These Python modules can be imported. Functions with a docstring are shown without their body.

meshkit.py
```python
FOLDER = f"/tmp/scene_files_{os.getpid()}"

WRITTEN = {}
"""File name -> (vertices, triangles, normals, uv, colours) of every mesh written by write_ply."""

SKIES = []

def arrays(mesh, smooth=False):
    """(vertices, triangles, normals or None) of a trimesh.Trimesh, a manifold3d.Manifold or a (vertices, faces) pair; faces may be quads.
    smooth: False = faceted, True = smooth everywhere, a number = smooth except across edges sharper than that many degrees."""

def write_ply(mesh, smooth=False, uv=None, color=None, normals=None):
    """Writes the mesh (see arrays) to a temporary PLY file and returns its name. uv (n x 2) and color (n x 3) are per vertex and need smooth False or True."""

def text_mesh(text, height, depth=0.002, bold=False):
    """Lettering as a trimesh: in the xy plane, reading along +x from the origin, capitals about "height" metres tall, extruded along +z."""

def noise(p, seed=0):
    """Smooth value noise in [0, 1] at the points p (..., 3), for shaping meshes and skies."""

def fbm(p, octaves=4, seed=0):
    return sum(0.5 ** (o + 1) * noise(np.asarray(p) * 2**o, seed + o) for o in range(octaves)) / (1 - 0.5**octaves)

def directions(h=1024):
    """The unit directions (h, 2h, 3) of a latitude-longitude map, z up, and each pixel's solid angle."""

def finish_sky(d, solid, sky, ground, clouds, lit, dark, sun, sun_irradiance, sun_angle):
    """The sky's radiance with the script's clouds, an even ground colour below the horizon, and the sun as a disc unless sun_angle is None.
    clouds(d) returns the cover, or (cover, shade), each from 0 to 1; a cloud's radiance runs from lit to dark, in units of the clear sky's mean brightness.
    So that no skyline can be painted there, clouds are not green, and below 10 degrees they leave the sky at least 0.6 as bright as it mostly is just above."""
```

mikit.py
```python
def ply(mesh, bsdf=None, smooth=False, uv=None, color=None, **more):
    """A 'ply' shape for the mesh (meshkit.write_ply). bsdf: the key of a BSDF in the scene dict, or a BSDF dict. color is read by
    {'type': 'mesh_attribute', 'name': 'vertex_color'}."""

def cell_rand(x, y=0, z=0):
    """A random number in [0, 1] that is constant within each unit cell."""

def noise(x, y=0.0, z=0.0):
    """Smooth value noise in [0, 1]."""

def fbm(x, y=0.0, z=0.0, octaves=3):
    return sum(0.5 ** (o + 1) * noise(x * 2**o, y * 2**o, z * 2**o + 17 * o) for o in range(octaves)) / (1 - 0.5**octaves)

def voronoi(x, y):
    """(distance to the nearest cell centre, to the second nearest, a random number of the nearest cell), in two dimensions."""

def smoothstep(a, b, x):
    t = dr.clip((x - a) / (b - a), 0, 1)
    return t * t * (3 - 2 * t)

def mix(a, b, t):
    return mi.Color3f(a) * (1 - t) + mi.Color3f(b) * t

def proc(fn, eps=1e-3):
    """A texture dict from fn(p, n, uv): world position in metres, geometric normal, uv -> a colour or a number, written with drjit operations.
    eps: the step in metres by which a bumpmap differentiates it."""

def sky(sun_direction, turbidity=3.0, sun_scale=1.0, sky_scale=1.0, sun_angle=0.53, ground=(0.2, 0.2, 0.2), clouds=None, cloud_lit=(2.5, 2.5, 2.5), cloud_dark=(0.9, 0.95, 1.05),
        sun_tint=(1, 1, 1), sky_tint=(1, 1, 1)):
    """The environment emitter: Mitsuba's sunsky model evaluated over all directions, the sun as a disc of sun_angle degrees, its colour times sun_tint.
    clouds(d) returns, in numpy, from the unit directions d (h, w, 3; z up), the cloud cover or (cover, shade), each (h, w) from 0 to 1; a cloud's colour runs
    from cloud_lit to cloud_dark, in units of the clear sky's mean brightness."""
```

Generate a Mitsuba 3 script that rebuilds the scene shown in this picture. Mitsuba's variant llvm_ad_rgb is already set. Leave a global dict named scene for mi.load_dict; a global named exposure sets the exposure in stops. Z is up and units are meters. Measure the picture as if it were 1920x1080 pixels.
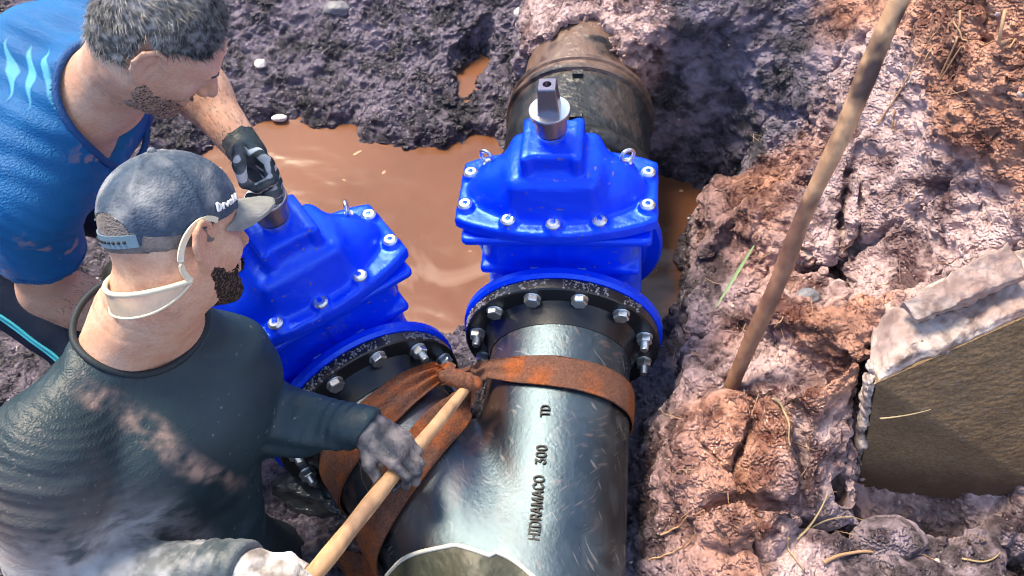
import math, random
import numpy as np, trimesh, manifold3d, mitsuba as mi, drjit as dr, mikit, meshkit
from scipy.interpolate import RBFInterpolator, RegularGridInterpolator
from scipy.ndimage import gaussian_filter
from shapely.geometry import Polygon, LineString, Point
import shapely
rng = np.random.default_rng(7)
random.seed(7)
T = mi.ScalarTransform4f
scene, labels = {}, {}

# ------------------------------------------------------------------ camera, sky, exposure
CAM_H, PITCH, FPX = 1.7097, 0.9394, 1600.0          # metres above the pipe axis, radians below the horizon, focal length in 1920ths
eye = np.array([0.0, 0.0, CAM_H])
look = eye + np.array([0, math.cos(PITCH), -math.sin(PITCH)])
scene['camera'] = {'type': 'perspective', 'fov': math.degrees(2 * math.atan(960 / FPX)), 'fov_axis': 'x', 'near_clip': 0.05, 'far_clip': 200.0,
                   'to_world': T().look_at(origin=eye.tolist(), target=look.tolist(), up=[0, 0, 1])}
scene['sky'] = mikit.sky((-0.42, 0.40, 0.95), turbidity=3, sun_scale=0.95, sky_scale=1.35, sun_angle=20, sky_tint=(0.50, 0.97, 1.28), sun_tint=(1.0, 1.0, 0.97),
                         clouds=lambda d: np.clip((meshkit.fbm(d * 2.2, 4, 3) - 0.38) * 3.0, 0, 0.8))
exposure = 2.5

# ------------------------------------------------------------------ helpers
def nrm(v):
    v = np.asarray(v, float)
    return v / np.linalg.norm(v)

def key_for(name):
    if name not in scene and name not in labels:
        return name
    k = 1
    while f'{name}_{k:03d}' in scene or f'{name}_{k:03d}' in labels:
        k += 1
    return f'{name}_{k:03d}'

def thing(name, label, cat, group=None, kind=None):
    key = key_for(name)
    labels[key] = {'label': label}
    if cat: labels[key]['category'] = cat
    if group: labels[key]['group'] = group
    if kind: labels[key]['kind'] = kind
    return key

PART_COUNT = {}
def part(holder, name, shape, label=None, kind=None):
    """adds one entry holder__name (numbered when taken); shape is a ply dict"""
    base = f'{holder}__{name}'
    k = PART_COUNT.get(base, 0)
    PART_COUNT[base] = k + 1
    key = base if k == 0 else f'{base}_{k:03d}'
    scene[key] = shape
    if label or kind:
        labels[key] = {}
        if label: labels[key]['label'] = label
        if kind: labels[key]['kind'] = kind
    return key

def placed(shape, M):
    return {**shape, 'to_world': T(np.asarray(M, float).tolist())}

def frame_matrix(x, y, z, o):
    M = np.eye(4)
    M[:3, 0], M[:3, 1], M[:3, 2], M[:3, 3] = x, y, z, o
    return M

def basis(z, hint=(0, 0, 1)):
    z = nrm(z)
    h = np.asarray(hint, float)
    if abs(z @ nrm(h)) > 0.98: h = np.array([1.0, 0, 0])
    x = nrm(np.cross(h, z))
    return x, np.cross(z, x), z

def cat(ms):
    return trimesh.util.concatenate(ms)

def xf(mesh, M):
    m = mesh.copy(); m.apply_transform(M); return m

def lathe(profile, sections=48):
    """profile: list of (r, z); closed of revolution about z"""
    p = np.asarray(profile, float)
    return trimesh.creation.revolve(p, sections=sections)

def ring(ri, ro, z0, z1, c=0.003, sections=72):
    return lathe([(ri, z0), (ro - c, z0), (ro, z0 + c), (ro, z1 - c), (ro - c, z1), (ri, z1), (ri, z0)], sections)

def hexprism(af, h, c=0.0015):
    R = af / math.sqrt(3)
    a = np.arange(6) * math.pi / 3
    rings = []
    for r, z in ((R, 0), (R, h - c), (R - 1.6 * c, h)):
        rings.append(np.stack([r * np.cos(a), r * np.sin(a), np.full(6, z)], 1))
    return trimesh.convex.convex_hull(np.vstack(rings))

def cyl(r, z0, z1, sections=20, c=0.001):
    return lathe([(0, z0), (r, z0), (r, z1 - c), (r - c, z1), (0, z1)], sections)

def tube(points, radii, sides=8, caps=True):
    p = np.asarray(points, float); n = len(p)
    r = np.broadcast_to(np.asarray(radii, float), (n,))
    t = np.gradient(p, axis=0); t /= np.linalg.norm(t, axis=1, keepdims=True) + 1e-12
    a = np.cross(t[0], [0, 0, 1.0] if abs(t[0][2]) < 0.9 else [1.0, 0, 0]); a /= np.linalg.norm(a)
    A = []
    for i in range(n):
        a = a - t[i] * (a @ t[i]); a /= np.linalg.norm(a); A.append(a)
    A = np.array(A); B = np.cross(t, A)
    ang = np.arange(sides) * 2 * np.pi / sides
    v = p[:, None] + r[:, None, None] * (np.cos(ang)[None, :, None] * A[:, None] + np.sin(ang)[None, :, None] * B[:, None])
    i, j = np.meshgrid(np.arange(n - 1), np.arange(sides), indexing='ij')
    q = np.stack([i * sides + j, i * sides + (j + 1) % sides, (i + 1) * sides + (j + 1) % sides, (i + 1) * sides + j], -1).reshape(-1, 4)
    f = np.vstack([q[:, [0, 1, 2]], q[:, [0, 2, 3]]])
    v = v.reshape(-1, 3)
    if caps:
        v = np.vstack([v, p[0], p[-1]]); m = n * sides
        jj = np.arange(sides)
        f = np.vstack([f, np.stack([np.full(sides, m), (jj + 1) % sides, jj], 1), np.stack([np.full(sides, m + 1), (n - 1) * sides + jj, (n - 1) * sides + (jj + 1) % sides], 1)])
    return trimesh.Trimesh(v, f, process=False)

def spline(pts, n):
    p = np.asarray(pts, float)
    from scipy.interpolate import CubicSpline
    d = np.r_[0, np.cumsum(np.linalg.norm(np.diff(p, axis=0), axis=1))]
    return CubicSpline(d, p)(np.linspace(0, d[-1], n))

# ---- signed distance fields on a grid, and the surface of them (continuous bodies, castings)
class Field:
    def __init__(self, lo, hi, h):
        self.lo = np.asarray(lo, float); self.h = h
        self.n = np.ceil((np.asarray(hi, float) - self.lo) / h).astype(int) + 1
        self.d = np.full(self.n, 1.0, np.float32)
    def box(self, lo, hi):
        a = np.clip(np.floor((np.asarray(lo) - self.lo) / self.h).astype(int), 0, self.n)
        b = np.clip(np.ceil((np.asarray(hi) - self.lo) / self.h).astype(int) + 1, 0, self.n)
        s = tuple(slice(int(i), int(j)) for i, j in zip(a, b))
        ax = [(self.lo[k] + self.h * np.arange(a[k], b[k])).astype(np.float32) for k in range(3)]
        X, Y, Z = np.meshgrid(*ax, indexing='ij')
        return s, np.stack([X, Y, Z], -1)
    def apply(self, lo, hi, fn, k=0.0, op='u'):
        pad = max(k, 3 * self.h) + 2 * self.h
        s, p = self.box(np.asarray(lo) - pad, np.asarray(hi) + pad)
        if p.size == 0: return
        b = fn(p).astype(np.float32); a = self.d[s]
        if op == 's': b = -b
        if k > 0:
            hh = np.maximum(k - np.abs(a - b), 0) / k
            self.d[s] = (np.minimum(a, b) - hh * hh * k * 0.25) if op == 'u' else (np.maximum(a, b) + hh * hh * k * 0.25)
        else:
            self.d[s] = np.minimum(a, b) if op == 'u' else np.maximum(a, b)
    def capsule(self, a, b, ra, rb=None, k=0.0, op='u', flat=None):
        """tapered capsule; flat = (axis, factor) squeezes the section along an axis"""
        a, b = np.asarray(a, np.float32), np.asarray(b, np.float32); rb = ra if rb is None else rb
        R = max(ra, rb) * (1.0 if flat is None else 1.0 / min(1, flat[1]))
        def fn(p):
            ba = b - a; t = np.clip(((p - a) @ ba) / max(float(ba @ ba), 1e-9), 0, 1)
            w = p - a - t[..., None] * ba
            if flat is not None:
                ax = nrm(flat[0]).astype(np.float32); c = w @ ax
                w = w + (c * (1 / flat[1] - 1))[..., None] * ax
            return (np.linalg.norm(w, axis=-1) - (ra + (rb - ra) * t)) * (1.0 if flat is None else min(1.0, 0.5 + 0.5 * flat[1]))
        self.apply(np.minimum(a, b) - R, np.maximum(a, b) + R, fn, k, op)
    def ellipsoid(self, c, r, M=None, k=0.0, op='u'):
        c, r = np.asarray(c, np.float32), np.asarray(r, np.float32)
        R = np.eye(3, dtype=np.float32) if M is None else np.asarray(M, np.float32)
        def fn(p):
            q = (p - c) @ R
            k0 = np.linalg.norm(q / r, axis=-1); k1 = np.linalg.norm(q / (r * r), axis=-1)
            return k0 * (k0 - 1) / np.maximum(k1, 1e-6)
        e = np.abs(R) @ r
        self.apply(c - e, c + e, fn, k, op)
    def rbox(self, c, half, M=None, rad=0.01, k=0.0, op='u', taper=0.0):
        c, hf = np.asarray(c, np.float32), np.asarray(half, np.float32)
        R = np.eye(3, dtype=np.float32) if M is None else np.asarray(M, np.float32)
        def fn(p):
            q = (p - c) @ R
            sc = 1 - taper * (q[..., 2:3] / hf[2])
            q = np.concatenate([q[..., :2] / np.maximum(sc, 0.2), q[..., 2:]], -1)
            d = np.abs(q) - (hf - rad)
            return np.linalg.norm(np.maximum(d, 0), axis=-1) + np.minimum(d.max(-1), 0) - rad
        e = np.abs(R) @ (hf * (1 + abs(taper)))
        self.apply(c - e, c + e, fn, k, op)
    def mesh(self, level=0.0, d=None):
        return surface_nets((self.d if d is None else d) - level, self.lo, self.h)

def surface_nets(D, lo, h):
    D = D.astype(np.float32)
    ins = D < 0
    cnt = np.zeros(np.array(D.shape) - 1, np.uint8)
    for a, b, c in np.ndindex(2, 2, 2):
        cnt += ins[a:ins.shape[0] - 1 + a, b:ins.shape[1] - 1 + b, c:ins.shape[2] - 1 + c]
    idx = np.argwhere((cnt > 0) & (cnt < 8))
    num = np.full(cnt.shape, -1, np.int32); num[tuple(idx.T)] = np.arange(len(idx))
    acc = np.zeros((len(idx), 3)); w = np.zeros(len(idx))
    corners = [np.array(c) for c in np.ndindex(2, 2, 2)]
    vals = {tuple(c): D[tuple((idx + c).T)] for c in corners}
    for ax in range(3):
        for c in corners:
            if c[ax]: continue
            e = c.copy(); e[ax] = 1
            a, b = vals[tuple(c)], vals[tuple(e)]
            m = (a < 0) != (b < 0)
            t = np.where(m, a / np.where(m, a - b, 1), 0)
            pos = c + np.outer(t, e - c)
            acc[m] += pos[m]; w[m] += 1
    v = lo + h * (idx + acc / w[:, None])
    faces = []
    for ax in range(3):
        o1, o2 = [k for k in range(3) if k != ax]
        sl0 = [slice(1, -1)] * 3; sl1 = [slice(1, -1)] * 3
        sl0[ax] = slice(0, -1); sl1[ax] = slice(1, None)
        a, b = ins[tuple(sl0)], ins[tuple(sl1)]
        for flip, m in ((False, a & ~b), (True, ~a & b)):
            e = np.argwhere(m)
            if not len(e): continue
            e[:, o1] += 1; e[:, o2] += 1
            quad = []
            for d1, d2 in ((-1, -1), (0, -1), (0, 0), (-1, 0)):
                q = e.copy(); q[:, o1] += d1; q[:, o2] += d2
                quad.append(num[tuple(q.T)])
            q = np.stack(quad, 1)
            if flip ^ (ax == 1): q = q[:, ::-1]
            faces.append(q)
    q = np.vstack(faces)
    f = np.vstack([q[:, [0, 1, 2]], q[:, [0, 2, 3]]])
    return trimesh.Trimesh(v, f[(f >= 0).all(1)], process=False)

def vnormals(m):
    return meshkit.arrays(m, True)[2]

def displaced(m, fn):
    v = np.array(m.vertices); return trimesh.Trimesh(v + vnormals(m) * fn(v)[:, None], m.faces, process=False)

def keep(m, mask):
    m = trimesh.Trimesh(m.vertices, m.faces[mask[m.faces].all(1)], process=False)
    m.remove_unreferenced_vertices(); return m

# ------------------------------------------------------------------ materials
def bump(b, fn, scale, eps=0.0012):
    return {'type': 'twosided', 'bsdf': {'type': 'bumpmap', 'arbitrary': mikit.proc(fn, eps), 'scale': scale, 'bsdf': b}}

def princ(color, rough=0.5, metal=0.0, spec=0.5, **more):
    c = color if isinstance(color, dict) else {'type': 'rgb', 'value': list(color)}
    r = rough if isinstance(rough, dict) else float(rough)
    return {'type': 'principled', 'base_color': c, 'roughness': r, 'metallic': float(metal), 'specular': float(spec), **more}

def two(b):
    return {'type': 'twosided', 'bsdf': b}

N, FB, SS, MIX = mikit.noise, mikit.fbm, mikit.smoothstep, mikit.mix
def soil_color(p, n, uv):
    big = FB(p.x * 2.3, p.y * 2.3, p.z * 2.3, 3)
    mid = FB(p.x * 13, p.y * 13, p.z * 13 + 5, 3)
    crumb = FB(p.x * 46, p.y * 46, p.z * 46, 3)
    t = SS(0.33, 0.66, 0.62 * mid + 0.38 * crumb)
    back = SS(1.60, 1.80, p.y) * SS(1.0, 0.72, p.x)
    red = SS(0.25, 0.75, p.x + 0.55 * (p.z + 0.1) + 0.5 * (big - 0.5) - 0.75 * back)
    ridge = SS(0.25, 0.17, dr.abs(p.x - 0.215)) * SS(1.84, 1.95, p.y) * SS(0.0, 0.10, p.z)
    red = dr.maximum(red - 0.75 * SS(0.78, 0.66, p.y) * SS(0.56, 0.70, p.x), ridge)
    low = MIX((0.028, 0.026, 0.036), (0.205, 0.172, 0.225), t)
    pale = MIX((0.095, 0.048, 0.050), (0.55, 0.39, 0.375), t)
    rust = MIX((0.115, 0.038, 0.022), (0.52, 0.25, 0.155), t)
    rm = 0.92 * (1 - ridge) * SS(0.42, 0.66, FB(p.x * 3.1 + 4, p.y * 3.1, p.z * 3.1, 2) + 0.55 * SS(0.3, 0.65, p.z) + 0.22 * SS(0.62, 0.45, p.x) * SS(1.0, 0.8, p.y))
    c = MIX(low, MIX(pale, rust, rm), red)
    wet = SS(-0.13, -0.26, p.z)                                  # the mud by the water is soaked
    return c * (1 - 0.35 * wet)
def soil_rough(p, n, uv):
    w = FB(p.x * 9, p.y * 9, p.z * 9 + 3, 2)
    return 0.17 + 0.42 * SS(0.35, 0.65, w + 0.22 * SS(0.3, 0.9, p.x) - 0.10)
def soil_bump(p, n, uv):
    return FB(p.x * 60, p.y * 60, p.z * 60, 3) + 0.5 * N(p.x * 260, p.y * 260, p.z * 260)
scene['soil'] = bump(princ(mikit.proc(soil_color), mikit.proc(soil_rough), spec=0.6), soil_bump, 0.020)

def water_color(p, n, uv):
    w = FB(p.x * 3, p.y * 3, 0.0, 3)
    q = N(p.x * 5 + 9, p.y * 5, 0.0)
    sw = SS(0.50, 0.72, FB(p.x * 4 + 2.5 * q, p.y * 9 + 2.0 * q, 0.0, 4)) * SS(1.75, 1.45, p.y)       # bright sky reflection painted as pale streaks on the near side
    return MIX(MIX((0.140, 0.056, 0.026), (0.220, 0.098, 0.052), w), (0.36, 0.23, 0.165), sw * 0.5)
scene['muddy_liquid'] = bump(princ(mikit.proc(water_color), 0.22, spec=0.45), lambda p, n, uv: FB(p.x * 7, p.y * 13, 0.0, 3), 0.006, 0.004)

def enamel_color(p, n, uv):
    dirt = SS(0.66, 0.80, FB(p.x * 11, p.y * 11, p.z * 11, 4))
    c = MIX((0.001, 0.040, 0.92), (0.05, 0.09, 0.45), dirt * 0.4)
    sp = SS(0.86, 0.90, N(p.x * 130, p.y * 130, p.z * 130)) * SS(0.48, 0.6, FB(p.x * 7, p.y * 7, p.z * 7, 2))
    return MIX(c, (0.20, 0.12, 0.09), sp * 0.7)
scene['blue_enamel'] = bump({'type': 'roughplastic', 'diffuse_reflectance': mikit.proc(enamel_color), 'int_ior': 1.6, 'alpha': 0.17, 'nonlinear': False, 'specular_reflectance': {'type': 'rgb', 'value': [0.42, 0.86, 1.0]}}, lambda p, n, uv: FB(p.x * 60, p.y * 60, p.z * 60, 3), 0.0020)

def bitumen_color(p, n, uv):
    scuff = FB(p.x * 10 + 2 * N(p.x * 30, p.y * 30, p.z * 30), p.y * 6, p.z * 10, 4)
    streak = N(p.x * 120 + p.y * 60, p.y * 22 - p.x * 24, p.z * 30)
    scr = SS(0.80, 0.90, N(p.x * 210 + p.y * 130 + 6 * N(p.x * 20, p.y * 20, 0.0), p.y * 17 - p.x * 26, p.z * 22))
    mud = SS(0.52, 0.72, FB(p.x * 5 + 7, p.y * 5, p.z * 5, 4))
    c = MIX((0.004, 0.006, 0.008), (0.034, 0.044, 0.052), SS(0.3, 0.75, scuff))
    c = MIX(c, (0.16, 0.12, 0.10), SS(0.72, 0.95, streak) * SS(0.42, 0.65, scuff) * 0.6)
    scr2 = SS(0.62, 0.78, FB(p.x * 150 - p.y * 200 + 7 * N(p.x * 16, p.y * 16, 0.0), p.y * 30 + p.x * 24, p.z * 30, 2)) * SS(0.45, 0.6, FB(p.x * 8 + 2, p.y * 8, p.z * 8, 2))
    c = MIX(c, (0.26, 0.22, 0.20), scr * 0.5)
    c = MIX(c, (0.12, 0.080, 0.064), scr2 * 0.65)
    mud2 = SS(0.10, -0.12, p.x) * SS(0.40, 0.62, FB(p.x * 14, p.y * 9, p.z * 14 + 9, 4))
    return MIX(c, (0.115, 0.062, 0.044), dr.maximum(mud * 0.75, mud2 * 0.8))
def bitumen_rough(p, n, uv):
    return 0.36 + 0.20 * SS(0.35, 0.8, FB(p.x * 13, p.y * 13, p.z * 13, 3)) + 0.25 * SS(0.52, 0.72, FB(p.x * 5 + 7, p.y * 5, p.z * 5, 4))
scene['bitumen'] = bump({'type': 'roughplastic', 'diffuse_reflectance': mikit.proc(bitumen_color), 'int_ior': 2.05, 'alpha': 0.24, 'nonlinear': False, 'specular_reflectance': {'type': 'rgb', 'value': [0.62, 0.85, 1.0]}}, lambda p, n, uv: FB(p.x * 190, p.y * 190, p.z * 190, 2), 0.0005, 0.0006)
scene['black_flange_paint'] = two(princ((0.010, 0.011, 0.013), 0.32, spec=0.5))
def rusty_color(p, n, uv):
    r = FB(p.x * 12, p.y * 12, p.z * 12, 4)
    mud = SS(0.12, 0.2, p.z + 0.08 * (r - 0.5))
    c = MIX((0.003, 0.004, 0.006), (0.020, 0.022, 0.024), SS(0.35, 0.7, r))
    return MIX(c, (0.13, 0.080, 0.060), SS(1.80, 1.88, p.y + 0.06 * (r - 0.5)) * SS(0.30, 0.5, r) + 0.20 * SS(0.58, 0.72, r))
scene['old_pipe_coating'] = bump(princ(mikit.proc(rusty_color), 0.42, spec=0.6), lambda p, n, uv: FB(p.x * 50, p.y * 50, p.z * 50, 4), 0.006)
scene['zinc'] = two(princ((0.62, 0.66, 0.68), 0.28, metal=0.9))
scene['stainless'] = two(princ((0.72, 0.71, 0.70), 0.22, metal=1.0))
scene['dark_steel'] = two(princ((0.24, 0.22, 0.28), 0.30, metal=0.85))
scene['letter_black'] = two(princ((0.008, 0.009, 0.010), 0.5, spec=0.3))
def web_color(p, n, uv):
    a = FB(p.x * 18, p.y * 18, p.z * 18, 3); g = N(p.x * 320, p.y * 320, p.z * 320)
    return MIX((0.25, 0.072, 0.022), (0.13, 0.060, 0.040), SS(0.32, 0.62, a)) * (0.6 + 0.8 * g)
scene['webbing'] = bump(princ(mikit.proc(web_color), 0.7, spec=0.25), lambda p, n, uv: N(p.x * 500, p.y * 500, p.z * 500) + FB(p.x * 90, p.y * 90, p.z * 90, 2), 0.003, 0.0006)
def wood_color(p, n, uv):
    g = FB(p.x * 60, p.y * 25, p.z * 25, 3); s = SS(0.48, 0.66, FB(p.x * 13, p.y * 13, p.z * 9 + 3, 4))
    low = SS(0.62, 0.30, p.z + 0.25 * (FB(p.x * 7, p.y * 7, p.z * 7, 3) - 0.5))
    c = MIX(MIX((0.30, 0.15, 0.075), (0.64, 0.40, 0.23), g), (0.06, 0.035, 0.03), s)
    return MIX(c, MIX((0.12, 0.055, 0.035), (0.30, 0.155, 0.10), g), low * 0.85)
scene['pole_wood'] = bump(princ(mikit.proc(wood_color), 0.55, spec=0.4), lambda p, n, uv: FB(p.x * 90, p.y * 40, p.z * 40, 3), 0.003)
def wood2_color(p, n, uv):
    g = FB(p.x * 90, p.y * 45, p.z * 90, 3)
    return MIX(MIX((0.40, 0.21, 0.10), (0.62, 0.40, 0.22), g), (0.20, 0.12, 0.085), SS(0.55, 0.75, FB(p.x * 20, p.y * 20, p.z * 20, 3)) * 0.6)
scene['stick_wood'] = bump(princ(mikit.proc(wood2_color), 0.5, spec=0.4), lambda p, n, uv: FB(p.x * 120, p.y * 60, p.z * 60, 3), 0.002)
def slab_color(p, n, uv):
    a = FB(p.x * 11, p.y * 11, p.z * 11, 4); g = N(p.x * 210, p.y * 210, p.z * 210)
    ag = SS(0.74, 0.80, N(p.x * 120, p.y * 120, p.z * 120))
    mudl = SS(0.02, -0.12, p.z + 0.10 * (a - 0.5)) * 0.7
    return MIX(MIX(MIX((0.110, 0.072, 0.038), (0.215, 0.145, 0.080), a) * (0.7 + 0.6 * g), (0.17, 0.13, 0.10), ag * 0.6), (0.075, 0.040, 0.030), mudl)
scene['slab_face'] = bump(princ(mikit.proc(slab_color), 0.7, spec=0.3), lambda p, n, uv: FB(p.x * 60, p.y * 60, p.z * 160, 4), 0.004)
def pale_color(p, n, uv):
    a = FB(p.x * 22, p.y * 22, p.z * 22, 4)
    b = FB(p.x * 6 + 3, p.y * 6, p.z * 6, 3); cr = FB(p.x * 60, p.y * 60, p.z * 60, 3)
    return MIX(MIX((0.16, 0.11, 0.095), (0.54, 0.455, 0.41), SS(0.32, 0.66, 0.5 * a + 0.5 * cr)), (0.33, 0.21, 0.18), SS(0.48, 0.62, b) * 0.6)
scene['pale_mortar'] = bump(princ(mikit.proc(pale_color), 0.55, spec=0.4), lambda p, n, uv: FB(p.x * 70, p.y * 70, p.z * 70, 4), 0.008)
scene['pebble'] = two(princ((0.62, 0.60, 0.55), 0.5))
scene['grey_stone'] = bump(princ((0.17, 0.17, 0.19), 0.5), lambda p, n, uv: FB(p.x * 60, p.y * 60, p.z * 60, 3), 0.004)
scene['wet_black_stone'] = bump(princ((0.03, 0.034, 0.037), 0.18, spec=0.7), lambda p, n, uv: FB(p.x * 60, p.y * 60, p.z * 60, 4), 0.012)
scene['straw'] = two(princ((0.36, 0.27, 0.15), 0.6))
scene['blade_green'] = two(princ((0.15, 0.24, 0.10), 0.5))
scene['root_brown'] = two(princ((0.42, 0.25, 0.14), 0.6))
scene['olive_rubber'] = bump(princ(mikit.proc(lambda p, n, uv: MIX((0.018, 0.025, 0.014), (0.075, 0.070, 0.042), FB(p.x * 25, p.y * 25, p.z * 25, 4))), 0.5), lambda p, n, uv: FB(p.x * 60, p.y * 60, p.z * 60, 3), 0.003)
scene['pale_edge'] = two(princ((0.55, 0.52, 0.44), 0.5))
# ------------------------------------------------------------------ pipework: a 45 degree wye, two gate valves, the old pipe
RUN_C = np.array([0.1155, 1.067, 0.0])
def wye_frames():
    ra, rr, t, La, ang, s2 = -0.1019, 0.1088, 0.6693, 0.6232, 0.7122, -0.0293
    n = np.array([math.sin(ra), -math.cos(ra), 0.0]); r = np.array([math.cos(ra), math.sin(ra), 0.0]); u = np.array([0, 0, 1.0])
    r, u = r * math.cos(rr) + u * math.sin(rr), u * math.cos(rr) - r * math.sin(rr)
    apex = RUN_C + n * t
    n2 = n * math.cos(ang) + r * math.sin(ang); r2 = r * math.cos(ang) - n * math.sin(ang)
    c2 = apex - n2 * La
    r2, u2 = r2 * math.cos(s2) + u * math.sin(s2), u * math.cos(s2) - r2 * math.sin(s2)
    return (RUN_C, n, r, u), (c2, n2, r2, u2), apex
RUN, BRANCH, APEX = wye_frames()

def fm(fr, along=0.0, right=0.0, up=0.0):
    """matrix of a flange frame: local x = right, y = up, z = towards the wye"""
    c, n, r, u = fr
    return frame_matrix(r, u, n, c + n * along + r * right + u * up)   # x right, y up, z towards the camera

PIPE_R = 0.163
# --- the wye
WYE = thing('wye_pipe', 'black bitumen coated wye pipe with raised lettering lying in the trench', 'pipe fitting')
Fw = Field((-0.62, 0.20, -0.30), (0.42, 1.10, 0.30), 0.006)
c1, n1, r1, u1 = RUN; c2, n2, r2, u2 = BRANCH
Fw.capsule(c1 - n1 * 0.02, c1 + n1 * 0.95, PIPE_R)
Fw.capsule(c2 - n2 * 0.02, APEX + n2 * 0.02, PIPE_R, k=0.05)
def cut_plane(o, nn):
    def fn(p): return ((p - np.asarray(o, np.float32)) @ np.asarray(nn, np.float32))
    return fn
for (c, n, r, u) in (RUN, BRANCH):
    s, p = Fw.box(Fw.lo, Fw.lo + Fw.h * Fw.n)
    near = np.linalg.norm((p - c) - ((p - c) @ n)[..., None] * n, axis=-1) < 0.25
    Fw.d[s] = np.where(near & ((p - c) @ n < 0.06), np.maximum(Fw.d[s], -((p - c) @ n) - 0.035), Fw.d[s])
wm = Fw.mesh()
wm = displaced(wm, lambda v: 0.0009 * (meshkit.fbm(v * 22, 3, 4) - 0.5) + 0.003 * (meshkit.fbm(v * 7, 2, 9) - 0.5))
part(WYE, 'body', mikit.ply(wm, 'bitumen', smooth=True))
# flange discs of the wye (front face at along=-0.013 .. bolts sit there)
disc = ring(PIPE_R - 0.02, 0.228, -0.042, -0.013, 0.003)
hub = lathe([(PIPE_R - 0.01, -0.02), (PIPE_R + 0.022, -0.014), (PIPE_R + 0.012, 0.004), (PIPE_R + 0.002, 0.035), (PIPE_R - 0.01, 0.035)], 72)
flange_shape = mikit.ply(cat([disc, hub]), 'black_flange_paint', smooth=35)
# hex bolt head, nut with stud end, washer: local z points towards the camera
washer = ring(0.0105, 0.0195, -0.013, -0.010, 0.0008, 24)
head = xf(hexprism(0.031, 0.0135), trimesh.transformations.translation_matrix([0, 0, -0.010]))
bolt_head_shape = mikit.ply(cat([washer, head]), 'zinc', smooth=25)
nut = xf(hexprism(0.031, 0.016), trimesh.transformations.translation_matrix([0, 0, -0.010]))
threads = [lathe([(0, 0.004), (0.0098, 0.004)] + sum([[(0.0098, z), (0.0086, z + 0.0012)] for z in np.arange(0.005, 0.024, 0.0025)], []) + [(0.008, 0.026), (0, 0.026)], 18)]
bolt_nut_shape = mikit.ply(cat([washer, nut] + threads), 'zinc', smooth=25)
back_nut_shape = mikit.ply(xf(hexprism(0.030, 0.016), trimesh.transformations.rotation_matrix(math.pi, [1, 0, 0])), 'zinc', smooth=25)
grime = []
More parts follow.
